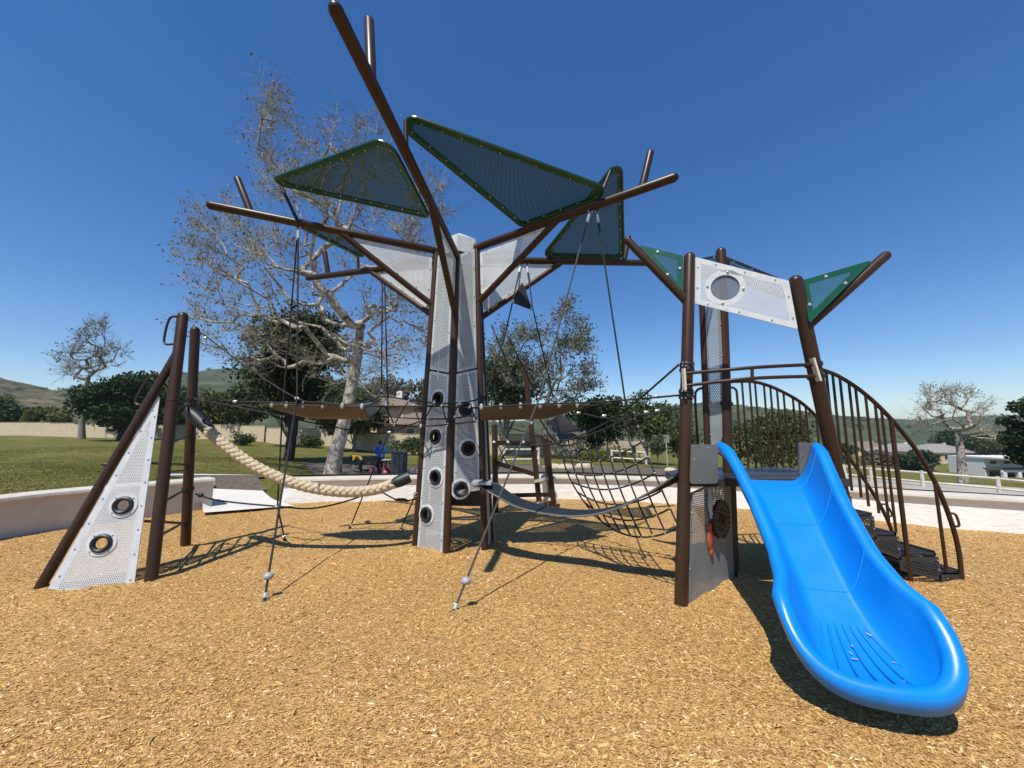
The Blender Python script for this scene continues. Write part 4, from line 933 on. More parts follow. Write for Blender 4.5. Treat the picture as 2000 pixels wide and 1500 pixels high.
# ------------------------------------------------------------------ BACKGROUND
def block_wall_mat():
    m, t, b = new_mat('cream_block_wall')
    tc = N(t, 'ShaderNodeTexCoord'); br = N(t, 'ShaderNodeTexBrick'); t.links.new(tc.outputs['UV'], br.inputs['Vector'])
    br.inputs['Color1'].default_value = (.62, .50, .33, 1); br.inputs['Color2'].default_value = (.54, .43, .28, 1); br.inputs['Mortar'].default_value = (.36, .29, .19, 1)
    br.inputs['Scale'].default_value = 1; br.inputs['Mortar Size'].default_value = .012; br.inputs['Brick Width'].default_value = .4; br.inputs['Row Height'].default_value = .2
    t.links.new(br.outputs[0], b.inputs['Base Color']); b.inputs['Roughness'].default_value = .9
    bump(t, b, br.outputs['Fac'], -.4, .02); return m
M['block'] = block_wall_mat()
def block_wall(p0, p1, h, label, z0=None, z1=None):
    p0, p1 = np.array(p0, float), np.array(p1, float); n = max(2, int(np.linalg.norm(p1-p0)/4)); root = thing('block_wall', (*p0, terr_z(*p0)), label, 'wall')
    L = np.linalg.norm(p1-p0); t = unit(np.append(p1-p0, 0)); nn = np.array([t[1], -t[0], 0]); nn = nn if nn[1] < 0 else -nn
    mb = MB(); uv = []
    for k in range(n):
        a, b = lerp(p0, p1, k/n), lerp(p0, p1, (k+1)/n); zb = min(terr_z(*a), terr_z(*b))-.3; zt = (terr_z(*a)+terr_z(*b))/2+h
        for o in (.09, -.09):
            vs = [np.append(a, zb)+nn*o, np.append(b, zb)+nn*o, np.append(b, zt)+nn*o, np.append(a, zt)+nn*o]; mb.add(vs, [(0, 1, 2, 3)]); uv += [(L*k/n, zb), (L*(k+1)/n, zb), (L*(k+1)/n, zt), (L*k/n, zt)]
        vs = [np.append(a, zt)+nn*.09, np.append(b, zt)+nn*.09, np.append(b, zt)-nn*.09, np.append(a, zt)-nn*.09]; mb.add(vs, [(0, 1, 2, 3)]); uv += [(0, 0), (1, 0), (1, .09), (0, .09)]
    mb.uv = uv; mb.build('block_courses', M['block'], root, smooth=False)
    mc = MB()
    for k in range(n):
        a, b = lerp(p0, p1, k/n), lerp(p0, p1, (k+1)/n); zt = (terr_z(*a)+terr_z(*b))/2+h
        mc.box(np.append((a+b)/2, zt+.03), (np.linalg.norm(b-a), .24, .06), (t, nn, np.array([0, 0, 1.])))
    mc.build('coping', M['block'], root, smooth=False); return root
block_wall((-82, 55), (-30, 47), 1.75, 'long low cream block wall along the far edge of the lawn by the round dark tree')
block_wall((-29.6, 46.8), (-3, 33.5), 1.8, 'cream block wall behind the sycamore and the people')
block_wall((-2.4, 33.4), (13.2, 37.5), 1.8, 'cream block wall seen through the cargo net')

def leaf_cloud(centers, radii, n, size, flat=.75, aspect=.55, tone_fn=None):
    """many small leaf quads scattered in ellipsoidal clumps; returns verts, quads, tones"""
    centers = np.asarray(centers); radii = np.asarray(radii); wts = radii**2/np.sum(radii**2); idx = rng.choice(len(centers), n, p=wts)
    d = rng.normal(size=(n, 3)); d /= np.linalg.norm(d, axis=1)[:, None]; rad = rng.random(n)**.45
    C = centers[idx]+d*rad[:, None]*radii[idx][:, None]*np.array([1, 1, flat])
    a = rng.normal(size=(n, 3)); a /= np.linalg.norm(a, axis=1)[:, None]; b = np.cross(a, rng.normal(size=(n, 3))); b /= np.linalg.norm(b, axis=1)[:, None]
    s = size*(.6+.8*rng.random(n))[:, None]; V = np.stack([C-a*s, C-b*s*aspect, C+a*s, C+b*s*aspect], 1).reshape(-1, 3)
    tone = np.clip(rng.normal(.45, .22, n)+.0*d[:, 2], 0, 1)
    return V, np.arange(4*n).reshape(-1, 4), np.repeat(tone, 4)
def leaf_obj(name, cloud, mat, parent):
    V, F, T = cloud; V = V-np.array(ORG[parent.name]); me = bpy.data.meshes.new(name); me.vertices.add(len(V)); me.vertices.foreach_set('co', V.ravel())
    me.loops.add(F.size); me.loops.foreach_set('vertex_index', F.ravel().astype(np.int32)); me.polygons.add(len(F))
    me.polygons.foreach_set('loop_start', np.arange(0, F.size, 4, dtype=np.int32)); me.polygons.foreach_set('loop_total', np.full(len(F), 4, np.int32))
    at = me.attributes.new('tone', 'FLOAT', 'POINT'); at.data.foreach_set('value', T); me.update(calc_edges=True); me.materials.append(mat)
    o = bpy.data.objects.new(name, me); col.objects.link(o); o.parent = parent; ORG[o.name] = ORG[parent.name]; return o
def hill(name, prof, Y, depth, mat, base_z=-15, seed=0, amp=3, scrub=True):
    xs = [W(x, y, Y)[0] for x, y in prof]; zs = [W(x, y, Y)[2] for x, y in prof]; n = 120; m = 26
    def fn(u, v):
        X = xs[0]+(xs[-1]-xs[0])*u; zt = float(np.interp(X, xs, zs)); k = math.sin(min(1, v*1.25)*math.pi/2)**1.2
        yy = Y-depth*(1-v) if v < .8 else Y-depth*.2+(v-.8)*depth*1.5
        kk = k if v < .8 else k*(1-(v-.8)*2)
        z = base_z+(zt-base_z)*kk + amp*(fbm(X*.02+7, yy*.02, seed)-.5)*2*kk*(1 if v < .75 else .3)
        return np.array([X*(yy/Y if False else 1), yy, z])
    o = MB().grid(fn, n, m).build(name, mat, sharp=180)
    C = np.array([fn(a, b) for a, b in zip(rng.random(420), .25+.55*rng.random(420))]); sc = Y/330
    if scrub:
        root = o; ORG[o.name] = (0, 0, 0); lo = leaf_obj('hillside_scrub', leaf_cloud(C, (.8+2.2*rng.random(420)**2)*sc, 9000, .55*sc, .6), M['leaf_olive'], o); tag(lo, kind='stuff')
    return tag(o, kind='structure')
hill('hill', [(-900, 720), (-400, 672), (-160, 686), (-60, 694), (0, 703), (40, 710), (62, 722), (85, 737), (140, 753), (200, 766), (300, 792), (400, 815), (520, 835), (600, 845)], 300, 200, M['hill'], -6, 1, 7)
hill('hill', [(150, 800), (260, 780), (360, 756), (450, 742), (540, 738), (640, 746), (760, 764), (850, 792), (950, 826), (1060, 845)], 480, 240, M['far_hill'], -8, 6, 6)
hill('hill', [(900, 835), (1050, 822), (1150, 806), (1250, 800), (1345, 790), (1420, 806), (1520, 812), (1600, 832), (1700, 846)], 420, 200, M['far_hill'], -14, 2, 4)
hill('hill', [(1300, 832), (1450, 822), (1560, 818), (1700, 824), (1760, 818), (1850, 816), (1900, 812), (1960, 818), (2100, 826), (2400, 815), (2900, 800)], 800, 420, M['far_hill'], -14, 3, 6)
hill('hill', [(1640, 858), (1720, 855), (1780, 838), (1830, 833), (1900, 838), (2000, 846), (2200, 850), (2500, 850)], 420, 220, M['hill'], -14, 4, 4)

# ---- trees
def grow(mbt, p, d, L, r, depth, maxd, ends, spread=.6, up=.15, nch=(2, 4), curve=.25, minr=.004, mid=True):
    n = 4 if depth < maxd else 3; path = [p]; rs = [r]; d = unit(d)
    for i in range(n):
        d = unit(d+rng.normal(0, curve/n*1.6, 3)+np.array([0, 0, up/n])); p = p+d*L/n; path.append(p); rs.append(max(minr, r*(1-.42*(i+1)/n)))
    mbt.tube(path, rs, 8 if depth < 1 else (5 if depth < 3 else 3), cap=False)
    if depth >= maxd: ends.append(p); return
    if depth >= maxd-1: ends += path[2:]
    k = rng.integers(nch[0], nch[1]+1)
    for j in range(k):
        a = rng.normal(size=3); a = unit(a-d*np.dot(a, d)); nd = unit(d*(1-.25*rng.random())+a*spread*(.6+.8*rng.random()))
        st = path[-1] if j < 2 or not mid else path[rng.integers(2, n+1)]
        grow(mbt, st, nd, L*(.62+.22*rng.random()), rs[-1]*(.62+.2*rng.random()), depth+1, maxd, ends, spread, up, nch, curve, minr, mid)
def bushy_tree(name, loc, h, rad, label, cat, leafmat, n, size, trunk=.25, barkmat='dark_bark', crown0=.25, group=None, clumps=26, flat=.8, shape=None):
    loc = np.array(loc, float); root = thing(name, loc, label, cat, group); mbt = MB()
    ch = h*(1-crown0); cc = loc+np.array([0, 0, h*crown0+ch/2])
    mbt.tube([loc-np.array([0, 0, .3]), loc+np.array([.02*h, 0, h*crown0]), cc+np.array([0, 0, ch*.2])], [trunk, trunk*.75, trunk*.2], 8)
    C, Rr = [], []
    for i in range(clumps):
        d = rng.normal(size=3); d = unit(d); q = rng.random()**.5*.78
        wz = d[2]*q; wr = 1 if shape is None else shape(wz)
        p = cc+np.array([d[0]*rad*q*wr, d[1]*rad*q*wr, wz*ch/2]); C.append(p); Rr.append(rad*(.24+.2*rng.random()))
        if i % 3 == 0: mbt.tube([loc+np.array([0, 0, h*crown0*.9]), lerp(loc+np.array([0, 0, h*crown0]), p, .6)+np.array([0, 0, -.03*h]), p], [trunk*.35, trunk*.2, trunk*.06], 5, cap=False)
    mbt.build('trunk', M[barkmat], root); leaf_obj('crown', leaf_cloud(C, Rr, n, size, flat), M[leafmat], root); return root
def bare_tree(name, loc, h, r0, label, seeds, leafmat=None, nleaf=0, lsize=.08, maxd=5, lean=(0, 0, 1), barkmat='syc_bark', L0=.3, spread=.6, up=.2, nch=(2, 4), limbs=(), flare=True):
    global rng
    keep = rng; rng = np.random.default_rng(seeds)
    loc = np.array(loc, float); root = thing(name, loc, label, 'tree'); mbt = MB(); mtw = MB(); ends = []
    d = unit(lean); t1 = loc+d*h*L0
    path = [loc-d*.3, loc+d*.02*h, loc+d*.1*h, lerp(loc, t1, .6)+rng.normal(0, .012*h, 3)*np.array([1, 1, 0]), t1]
    mbt.tube(path, [r0*1.5, r0*1.3, r0, r0*.9, r0*.75], 10, cap=False)
    for (ld, ll, lr, at) in limbs:
        st = lerp(loc, t1, at); grow(mtw if False else mbt, st, np.array(ld, float), h*ll, r0*lr, 1, maxd, ends, spread, up, nch)
    mbt.build('trunk', M[barkmat], root, sharp=60)
    if nleaf:
        E_ = np.array(ends); leaf_obj('crown', leaf_cloud(E_, np.full(len(E_), h*.022), nleaf, lsize, 1.0), M[leafmat], root)
    rng = keep; return root
def colony_tree(name, loc, trunk_pts, r0, targets, label, barkmat, twig_len, n_twig, leafmat=None, nleaf=0, lsize=.07, leaf_r=.3, seed=1, rtip=.012, pw=.46, cat='tree'):
    """limbs grown from the trunk to points filling the crown, then twigs and leaves at their ends"""
    g = np.random.default_rng(seed); loc = np.array(loc, float); root = thing(name, loc, label, cat)
    nodes = [np.array(p, float) for p in trunk_pts]; par = [-1]+list(range(len(nodes)-1)); chains = [list(range(len(nodes)))]
    tt = sorted(targets, key=lambda p: np.linalg.norm(p-nodes[-1])); tips = []; nt0 = len(nodes); first = max(1, nt0-3)
    for t in tt:
        A = np.array(nodes[first:]); d = np.linalg.norm(A-t, axis=1)+np.maximum(0, A[:, 2]-t[2])*1.2+.25*np.linalg.norm(A-nodes[nt0-1], axis=1)
        k = int(np.argmin(d))+first; a = nodes[k]; L = np.linalg.norm(t-a); n = max(2, int(L/.55)); ch = [k]; side = g.normal(0, .045*L, 3)
        for i in range(1, n+1):
            f = i/n; p = lerp(a, t, f)+side*math.sin(math.pi*f)+g.normal(0, .02*L/n+.015, 3)-np.array([0, 0, .10*L*math.sin(math.pi*f)*.5]); nodes.append(p); par.append(ch[-1]); ch.append(len(nodes)-1)
        chains.append(ch); tips.append(ch[-1])
    cnt = np.zeros(len(nodes))
    for t in tips:
        k = t
        while k >= 0: cnt[k] += 1; k = par[k]
    cnt = np.maximum(cnt, 1); rad = rtip*cnt**pw; rad *= 1; sc = r0/rad[0]; rad = rtip+(rad-rtip)*(r0-rtip)/(rad[0]-rtip)
    mb = MB()
    for ci, ch in enumerate(chains):
        if ci == 0: mb.tube([nodes[ch[0]]-np.array([0, 0, .4])]+[nodes[k] for k in ch], [rad[0]*1.35]+[rad[k]*(1.25 if i == 0 else 1-.4*i/len(ch)) for i, k in enumerate(ch)], 10, cap=False)
        else: mb.tube([nodes[k] for k in ch], [min(rad[ch[0]]*.8, rad[ch[1]]*1.1)]+[rad[k]*.8 for k in ch[1:]], 6, cap=False)
    mb.build('trunk', M[barkmat], root, sharp=70)
    tw = MB(); pts = []
    small = [i for i in range(nt0, len(nodes)) if rad[i] < .05]
    for _ in range(n_twig):
        k = small[g.integers(len(small))]; p = nodes[k]; dr = unit(nodes[k]-nodes[par[k]]); d = unit(dr*.7+g.normal(0, .6, 3)+np.array([0, 0, .35])); L = twig_len*(.5+.8*g.random()); path = [p]
        for i in range(3):
            d = unit(d+g.normal(0, .22, 3)); p = p+d*L/3; path.append(p)
        tw.tube(path, [rtip*.75, rtip*.6, rtip*.45, rtip*.25], 3, cap=False); pts += path[1:]
        for q in path[1:3]:
            e = unit(d+g.normal(0, .6, 3)); tw.tube([q, q+e*L*.25+g.normal(0, .01, 3), q+e*L*.5], [rtip*.5, rtip*.4, rtip*.2], 3, cap=False); pts.append(q+e*L*.5)
    tag(tw.build('twigs', M['twig'] if barkmat == 'syc_bark' else M[barkmat], root), kind='stuff')
    if nleaf:
        P_ = np.array(pts); leaf_obj('crown', leaf_cloud(P_, np.full(len(P_), leaf_r), nleaf, lsize, 1.0), M[leafmat], root)
    return root
def px_targets(ells, Y, dY, n, seed):
    g = np.random.default_rng(seed); wt = np.array([e[2]*e[3] for e in ells], float); wt /= wt.sum(); out = []
    for _ in range(n):
        e = ells[g.choice(len(ells), p=wt)]; a = g.random()*2*math.pi; r = g.random()**.5; out.append(W(e[0]+e[2]*r*math.cos(a), e[1]+e[3]*r*math.sin(a), Y+np.clip(g.normal(0, dY), -1.8*dY, 1.8*dY)))
    return out
def at_t(x, y, Y): p = W(x, y, Y); return np.array([p[0], p[1], terr_z(p[0], p[1])])
# the big sycamore
SY = 13.6; sy = at_t(648, 930, SY)
ELL = [(533, 235, 50, 75), (560, 330, 70, 60), (645, 260, 55, 70), (720, 300, 60, 90), (640, 390, 130, 70), (450, 470, 110, 75), (390, 520, 60, 60), (540, 540, 130, 90), (710, 520, 130, 120), (840, 430, 55, 100), (800, 640, 60, 90), (440, 660, 90, 60), (620, 680, 150, 80), (740, 720, 80, 60), (370, 600, 50, 40)]
colony_tree('sycamore_tree', sy, [sy, W(655, 890, SY), W(668, 840, SY), W(680, 790, SY), W(690, 740, SY), W(698, 690, SY), W(704, 640, SY)], .255, px_targets(ELL, SY, 1.7, 360, 3),
            'tall half-bare sycamore with mottled white trunk behind the seat wall', 'syc_bark', .75, 3600, 'leaf_syc', 8500, .05, .14, 4, .0085, .40)
bushy_tree('pine_tree', at_t(562, 905, 19), 8.8, 2.9, 'dark pine with black trunk standing behind the sycamore', 'tree', 'leaf_pine', 15000, .11, .26, 'dark_bark', .20, clumps=60, flat=.55)
bushy_tree('dark_tree', at_t(235, 856, 44), 8.6, 4.6, 'round dense dark green tree at the far lawn edge', 'tree', 'leaf_dark', 12000, .22, .4, 'dark_bark', .12, clumps=36)
bt = at_t(160, 856, 47)
colony_tree('bare_tree', bt, [bt, W(160, 820, 47), W(165, 770, 47), W(172, 740, 47)], .30, px_targets([(185, 660, 35, 45), (150, 715, 45, 30), (215, 700, 40, 30)], 47, 2, 70, 8), 'tall thin bare tree behind the round dark tree', 'grey_bark', 1.4, 500, 'leaf_yel', 350, .16, .2, 6, .03)
for x, y, Y, h, r, mt, lb in ((-30, 832, 60, 6.5, 4.5, 'leaf_olive', 'broad olive shrub behind the block wall under the hill'), (40, 832, 62, 5.2, 3.6, 'leaf_dark', 'dark rounded shrub behind the block wall'), (95, 834, 60, 4.4, 3.2, 'leaf_yel', 'yellowish shrub with pale fronds behind the block wall'),
                             (330, 845, 56, 8, 4.0, 'leaf_olive', 'olive tree behind the block wall between the dark tree and climber'), (420, 850, 54, 7.5, 4.0, 'leaf_yel', 'yellow-green tree behind the wall near the braided rope'), (480, 850, 50, 7.5, 3.8, 'leaf_olive', 'bushy green tree behind the wall left of the pine'), (640, 852, 44, 8, 4.2, 'leaf_dark', 'dark leafy tree behind the wall beside the pine'), (560, 858, 40, 8.2, 4.0, 'leaf_olive', 'full olive tree behind the wall and the pine trunk'), (690, 862, 37, 6.6, 3.4, 'leaf_olive', 'olive tree behind the wall just right of the sycamore trunk'), (900, 872, 42, 10, 4.2, 'leaf_olive', 'tall olive tree hidden behind the trunk tower'), (760, 850, 52, 10, 4.5, 'leaf_dry', 'dry brownish tree on the slope behind the cream house'), (850, 850, 50, 11, 4.2, 'leaf_dry', 'dry brushy tree just beyond the trunk tower')):
    bushy_tree('shrub' if h < 7 else 'leafy_tree', at_t(x, y, Y), h, r, lb, 'shrub' if h < 7 else 'tree', mt, 6000, .22, .2, 'grey_bark', .12, clumps=24)
eu = at_t(1065, 885, 30)
colony_tree('eucalyptus_tree', eu, [eu, W(1064, 850, 30), W(1066, 810, 30), W(1070, 775, 30)], .22, px_targets([(1095, 640, 45, 50), (1130, 690, 38, 60), (1050, 700, 60, 60), (1005, 690, 50, 60), (1090, 750, 75, 40)], 30, 1.6, 130, 9), 'airy pale green eucalyptus rising behind the hanging ropes', 'grey_bark', .9, 900, 'leaf_pale', 9000, .10, .38, 7, .02)
bushy_tree('leafy_tree', at_t(985, 878, 33), 9.5, 3.6, 'olive green tree between the trunk tower and the rear post', 'tree', 'leaf_olive', 10000, .14, .2, 'grey_bark', .15, clumps=30)
bushy_tree('leafy_tree', at_t(1165, 885, 32), 6.2, 3.2, 'dense dark green tree behind the cargo net', 'tree', 'leaf_dark', 9000, .14, .2, 'dark_bark', .12, clumps=30)
bushy_tree('leafy_tree', at_t(1262, 890, 29), 5.6, 2.5, 'loose greyish tree with leaning pale trunk beyond the net', 'tree', 'leaf_olive', 6500, .12, .13, 'grey_bark', .25, clumps=24)
bushy_tree('leafy_tree', at_t(1500, 895, 24), 4.4, 2.7, 'broad olive tree framed by the stair rail balusters', 'tree', 'leaf_olive', 9500, .11, .16, 'dark_bark', .10, clumps=34)
bushy_tree('leafy_tree', at_t(1330, 892, 40), 5.0, 2.6, 'low green tree behind the slide tower front post', 'tree', 'leaf_olive', 4000, .14, .15, 'grey_bark', .2, clumps=18)
bushy_tree('young_tree', at_t(1284, 903, 19), 1.9, .75, 'small thin young tree by the white rail fence', 'tree', 'leaf_pale', 1500, .06, .03, 'grey_bark', .3, clumps=12)
bs = at_t(1878, 925, 34)
colony_tree('bare_sycamore', bs, [bs, W(1877, 890, 34), W(1873, 855, 34), W(1868, 840, 34)], .30, px_targets([(1830, 775, 45, 20), (1800, 785, 28, 20), (1865, 775, 40, 22), (1910, 800, 25, 30), (1925, 850, 30, 18), (1820, 815, 40, 18)], 34, 1.5, 90, 12), 'bare pale sycamore with wide crown beyond the right rail fence', 'syc_bark', .8, 600, 'leaf_syc', 500, .08, .12, 5, .018)
bushy_tree('dark_tree', at_t(2030, 890, 26), 6.3, 1.9, 'dark full tree at the right beyond the fence', 'tree', 'leaf_dark', 9000, .12, .2, 'dark_bark', .05, clumps=30)
for x, y, Y, h, r, mt, lb in ((1640, 900, 120, 7, 6, 'leaf_olive', 'olive clump of trees by the valley houses'), (1720, 905, 105, 6, 5, 'leaf_dry', 'dry brush below the valley houses'), (1795, 905, 95, 7, 4.5, 'leaf_dark', 'dark garden tree between the valley houses'), (1950, 900, 120, 9, 9, 'leaf_olive', 'wide olive trees behind the white building'), (1880, 900, 130, 9, 8, 'leaf_dark', 'dark trees behind the bare sycamore')):
    bushy_tree('shrub' if mt == 'leaf_dry' else 'leafy_tree', at_t(x, y, Y), h, r, lb, 'tree', mt, 3500, .45, .3, 'dark_bark', .08, clumps=20)
for x, y, Y, lb in ((470, 858, 40, 'low dark shrub at the foot of the cream wall near the young tree'), (610, 868, 38, 'green mound shrub against the wall beside the sycamore'), (806, 886, 27, 'round green bush behind the grey litter bin')):
    bushy_tree('shrub', at_t(x, y, Y), 1.3, 1.5, lb, 'shrub', 'leaf_olive', 2200, .09, .05, 'dark_bark', .05, clumps=14)
tag(None or bushy_tree('ground_cover', at_t(1185, 893, 27), .7, 2.4, 'bright green ground cover patch before the far block wall', 'shrub', 'leaf_yel', 4000, .08, .05, 'dark_bark', .05, clumps=20), None)

# ---- short grass on the lawn nearest the play area
def grass():
    n = 70000; X = -24+20.5*rng.random(n)**.8; Y = 4.5+17*rng.random(n)**1.7; ok = np.array([not inside(x, y) and np.min((OUT[:, 0]-x)**2+(OUT[:, 1]-y)**2) > .25 and not (x > -6.8 and y < 13) for x, y in zip(X, Y)]); X, Y = X[ok], Y[ok]; n = len(X)
    gx, gy = np.linspace(-25, -3, 90), np.linspace(4, 22, 90); ZG = np.array([[terr_z(a, b) for b in gy] for a in gx])
    fi, fj = np.interp(X, gx, np.arange(90)), np.interp(Y, gy, np.arange(90)); i0, j0 = np.minimum(fi.astype(int), 88), np.minimum(fj.astype(int), 88); u, v = fi-i0, fj-j0
    Z = ZG[i0, j0]*(1-u)*(1-v)+ZG[i0+1, j0]*u*(1-v)+ZG[i0, j0+1]*(1-u)*v+ZG[i0+1, j0+1]*u*v - .005
    H = (.010+.024*rng.random(n)); A = rng.random(n)*6.28; w_ = .006+.006*rng.random(n)+.0006*Y; C = np.stack([X, Y, Z], 1); d = np.stack([np.cos(A), np.sin(A), 0*A], 1)*w_[:, None]
    tip = C+np.stack([rng.normal(0, .02, n), rng.normal(0, .02, n), H], 1)
    V = np.stack([C-d, C+d, tip+d*.4, tip-d*.4], 1).reshape(-1, 3); patch = np.array([fbm(x*.5, y*.5, 4, 3) for x, y in zip(X, Y)])
    root = bpy.data.objects['lawn']; ORG['lawn'] = (0, 0, 0)
    o = leaf_obj('grass_blades', (V, np.arange(4*n).reshape(-1, 4), np.repeat(np.clip(rng.normal(.0, .2, n)+1.6*(patch-.2), 0, 1), 4)), leaf('grass_blade', (.13, .14, .022), (.36, .31, .10), .45), root); tag(o, kind='stuff')
grass()

# ---- houses
M['stucco_cream'] = plain('cream_house_stucco', (.58, .44, .26), .9, .06, 1); M['tile'] = plain('brown_roof_tile', (.17, .13, .10), .9, .25, 3, bmp=.5, bscale=8); M['grey_roof'] = plain('grey_roof_tile', (.24, .22, .20), .9, .2, 2)
M['win'] = plain('dark_window', (.02, .025, .03), .15, .1, 2); M['trim'] = plain('white_trim', (.72, .70, .66), .7, .04, 2)
def house(loc, wx, wy, h, rh, label, wall='stucco_cream', roof='tile', wins=(), rot=0):
    loc = np.array(loc, float); root = thing('house', loc, label, 'house'); root.rotation_euler = (0, 0, rot); z = loc[2]
    bx = lambda c, s_: MB().box(loc+np.array(c), s_)
    bx((0, 0, h/2-1), (wx, wy, h+2)).build('wall', M[wall], root, smooth=False)
    e = .5; mb = MB(); a, b = wx/2+e, wy/2+e; rx = max(.3, wx/2-wy/2)
    mb.add([loc+np.array(p) for p in ((-a, -b, h), (a, -b, h), (a, b, h), (-a, b, h), (-rx, 0, h+rh), (rx, 0, h+rh), (-a, -b, h-.2), (a, -b, h-.2), (a, b, h-.2), (-a, b, h-.2))], [(0, 1, 5, 4), (1, 2, 5), (2, 3, 4, 5), (3, 0, 4), (6, 7, 1, 0), (7, 8, 2, 1), (8, 9, 3, 2), (9, 6, 0, 3), (9, 8, 7, 6)])
    ro = mb.build('roof', M[roof], root, smooth=False); bx((wx*.2, 0, h+rh*.9), (.7, .7, 1.2)).build('chimney', M['trim'], ro, smooth=False)
    for (cx_, cz, sx_, sz_) in wins:
        wn = bx((cx_, -wy/2-.03, cz), (sx_, .06, sz_)).build('window', M['trim'], root, smooth=False); bx((cx_, -wy/2-.07, cz), (sx_-.25, .06, sz_-.25)).build('pane', M['win'], wn, smooth=False)
    return root
house(at_t(748, 862, 48)+np.array([0, 0, .3]), 9.5, 8, 4.2, 1.7, 'cream stucco house with brown roof above the block wall by the people', wins=[(-3, 2.6, 1.4, 1.1), (.6, 2.6, 1.2, 1.1)])
house(at_t(815, 866, 43)+np.array([0, 0, .3]), 7, 6, 2.5, 1.3, 'low cream house wing with row of small windows beside the trunk tower', wins=[(-2, 1.6, 1.0, 1.0), (0, 1.6, 1.0, 1.0), (2, 1.6, 1.0, 1.0)])
house(np.array([*W(1828, 890, 130)[:2], -10.5]), 17, 12, 5.6, 2.6, 'beige two-storey valley house with grey hipped roof right of the stair rail', 'stucco_cream', 'grey_roof', [(3, 4.2, 1.1, 1.6), (4.6, 4.2, 1.1, 1.6), (6.2, 4.2, 1.1, 1.6), (-3, 4.2, 2.0, 1.6), (-3, 1.6, 2, 1.6), (3, 1.6, 3, 1.6)])
house(np.array([*W(1755, 890, 140)[:2], -10.2]), 15, 11, 5.0, 2.8, 'valley house with pale wall and brown roof behind the stair rail', 'trim', 'grey_roof', [(-3, 3.6, 1.6, 1.4), (3, 3.6, 2.4, 1.4)])
house(np.array([*W(1690, 885, 170)[:2], -10.5]), 16, 11, 5.0, 3, 'farther brown-roofed valley house seen between the balusters', 'stucco_cream', 'tile', [(-3, 3.4, 1.6, 1.4)])
wb = np.array([*W(1985, 930, 85)[:2], terr_z(*W(1985, 930, 85)[:2])-.2]); wbo = thing('white_building', wb, 'long white flat-roofed building with brown canopy and pillars beyond the right fence', 'building')
top_z = W(1985, 893, 85)[2]-wb[2]
MB().box(wb+np.array([4, 4, top_z/2]), (20, 7, top_z)).build('wall', M['trim'], wbo, smooth=False); MB().box(wb+np.array([4, .3, top_z-.1]), (20.4, 8.2, .35)).build('parapet', M['trim'], wbo, smooth=False)
MB().box(wb+np.array([4, -.8, top_z*.58]), (20, 3.2, .3)).build('canopy_roof', M['tile'], wbo, smooth=False); MB().box(wb+np.array([4, -2.3, top_z*.52]), (20, .2, .5)).build('fascia', M['trim'], wbo, smooth=False)
for k in range(7): MB().box(wb+np.array([-5.4+3.1*k, -2.2, top_z*.25]), (.7, .6, top_z*.5)).build('pillar', M['trim'], wbo, smooth=False)
for k in range(6): MB().box(wb+np.array([-4+3.1*k, .47, top_z*.26]), (2.2, .06, top_z*.42)).build('window', M['win'], wbo, smooth=False)
for k in range(6): MB().box(wb+np.array([-4+3.1*k, .47, top_z*.8]), (1.4, .06, .6)).build('window', M['win'], wbo, smooth=False)

# ---- rail fences
def rail_fence(pts, label, hgt=.75, sp=2.4):
    pts = [np.array(p, float) for p in pts]; root = thing('rail_fence', (*pts[0], terr_z(*pts[0])), label, 'fence'); P = []
    for i in range(len(pts)-1):
        n = max(1, int(round(np.linalg.norm(pts[i+1]-pts[i])/sp))); P += [lerp(pts[i], pts[i+1], k/n) for k in range(n)]
    P.append(pts[-1]); Q = [np.array([p[0], p[1], terr_z(*p)]) for p in P]
    for q in Q: MB().tube([q-np.array([0, 0, .3]), q+np.array([0, 0, hgt+.04])], [.085, .075], 8).build('fence_post', M['rail_wood'], root)
    for a, b in zip(Q[:-1], Q[1:]):
        for f in (.35, .92): MB().tube([a+np.array([0, -.02, hgt*f]), b+np.array([0, -.02, hgt*f])], .055, 7).build('fence_rail', M['rail_wood'], root)
    return root
rail_fence([W(1560, 905, 26)[:2], W(1700, 915, 22)[:2], W(1800, 925, 20)[:2], W(1950, 945, 18.5)[:2], W(2200, 965, 17)[:2]], 'long weathered two-rail fence along the road on the right', .8, 2.6)
rail_fence([W(1195, 895, 25)[:2], W(1262, 902, 24)[:2]], 'short white two-rail fence seen through the cargo net', .75, 2.0)
rail_fence([W(985, 892, 20)[:2], W(1052, 897, 21)[:2]], 'pale rail fence behind the small rear climber', .9, 2.0)
for x, y, Y, s_ in ((1080, 916, 15.5, .42), (1104, 917, 15, .38), (1140, 905, 19, .5), (1390, 918, 14, .32), (1755, 943, 12.5, .5), (395, 938, 8.9, .30), (822, 921, 17, .5), (1310, 914, 17, .3)):
    c = at_t(x, y, Y); mb = MB().ball(c+np.array([0, 0, s_*.18]), (s_, s_*.7, s_*.42), None, 12, 9)
    mb.v = [tuple(np.array(v)+(np.array(v)-c)*.35*(fbm(v[0]*3.1, v[1]*3.1+v[2]*5, 9, 2)-.5)) for v in mb.v]
    tag(mb.build('boulder', M['stone'], sharp=25), {1080: 'flat pale boulder, left one of the touching pair behind the net', 1104: 'flat pale boulder, right one of the touching pair behind the net', 1140: 'long pale boulder on the grass behind the cargo net', 1390: 'small pale boulder just past the slide tower front post', 1755: 'rounded tan boulder on bark between wall and rail fence', 395: 'tan boulder on the end of the shaded seat wall', 822: 'pale boulder beside the grey litter bin', 1310: 'small pale boulder near the white rail fence'}[x], 'boulder', 'boulders round the play area')
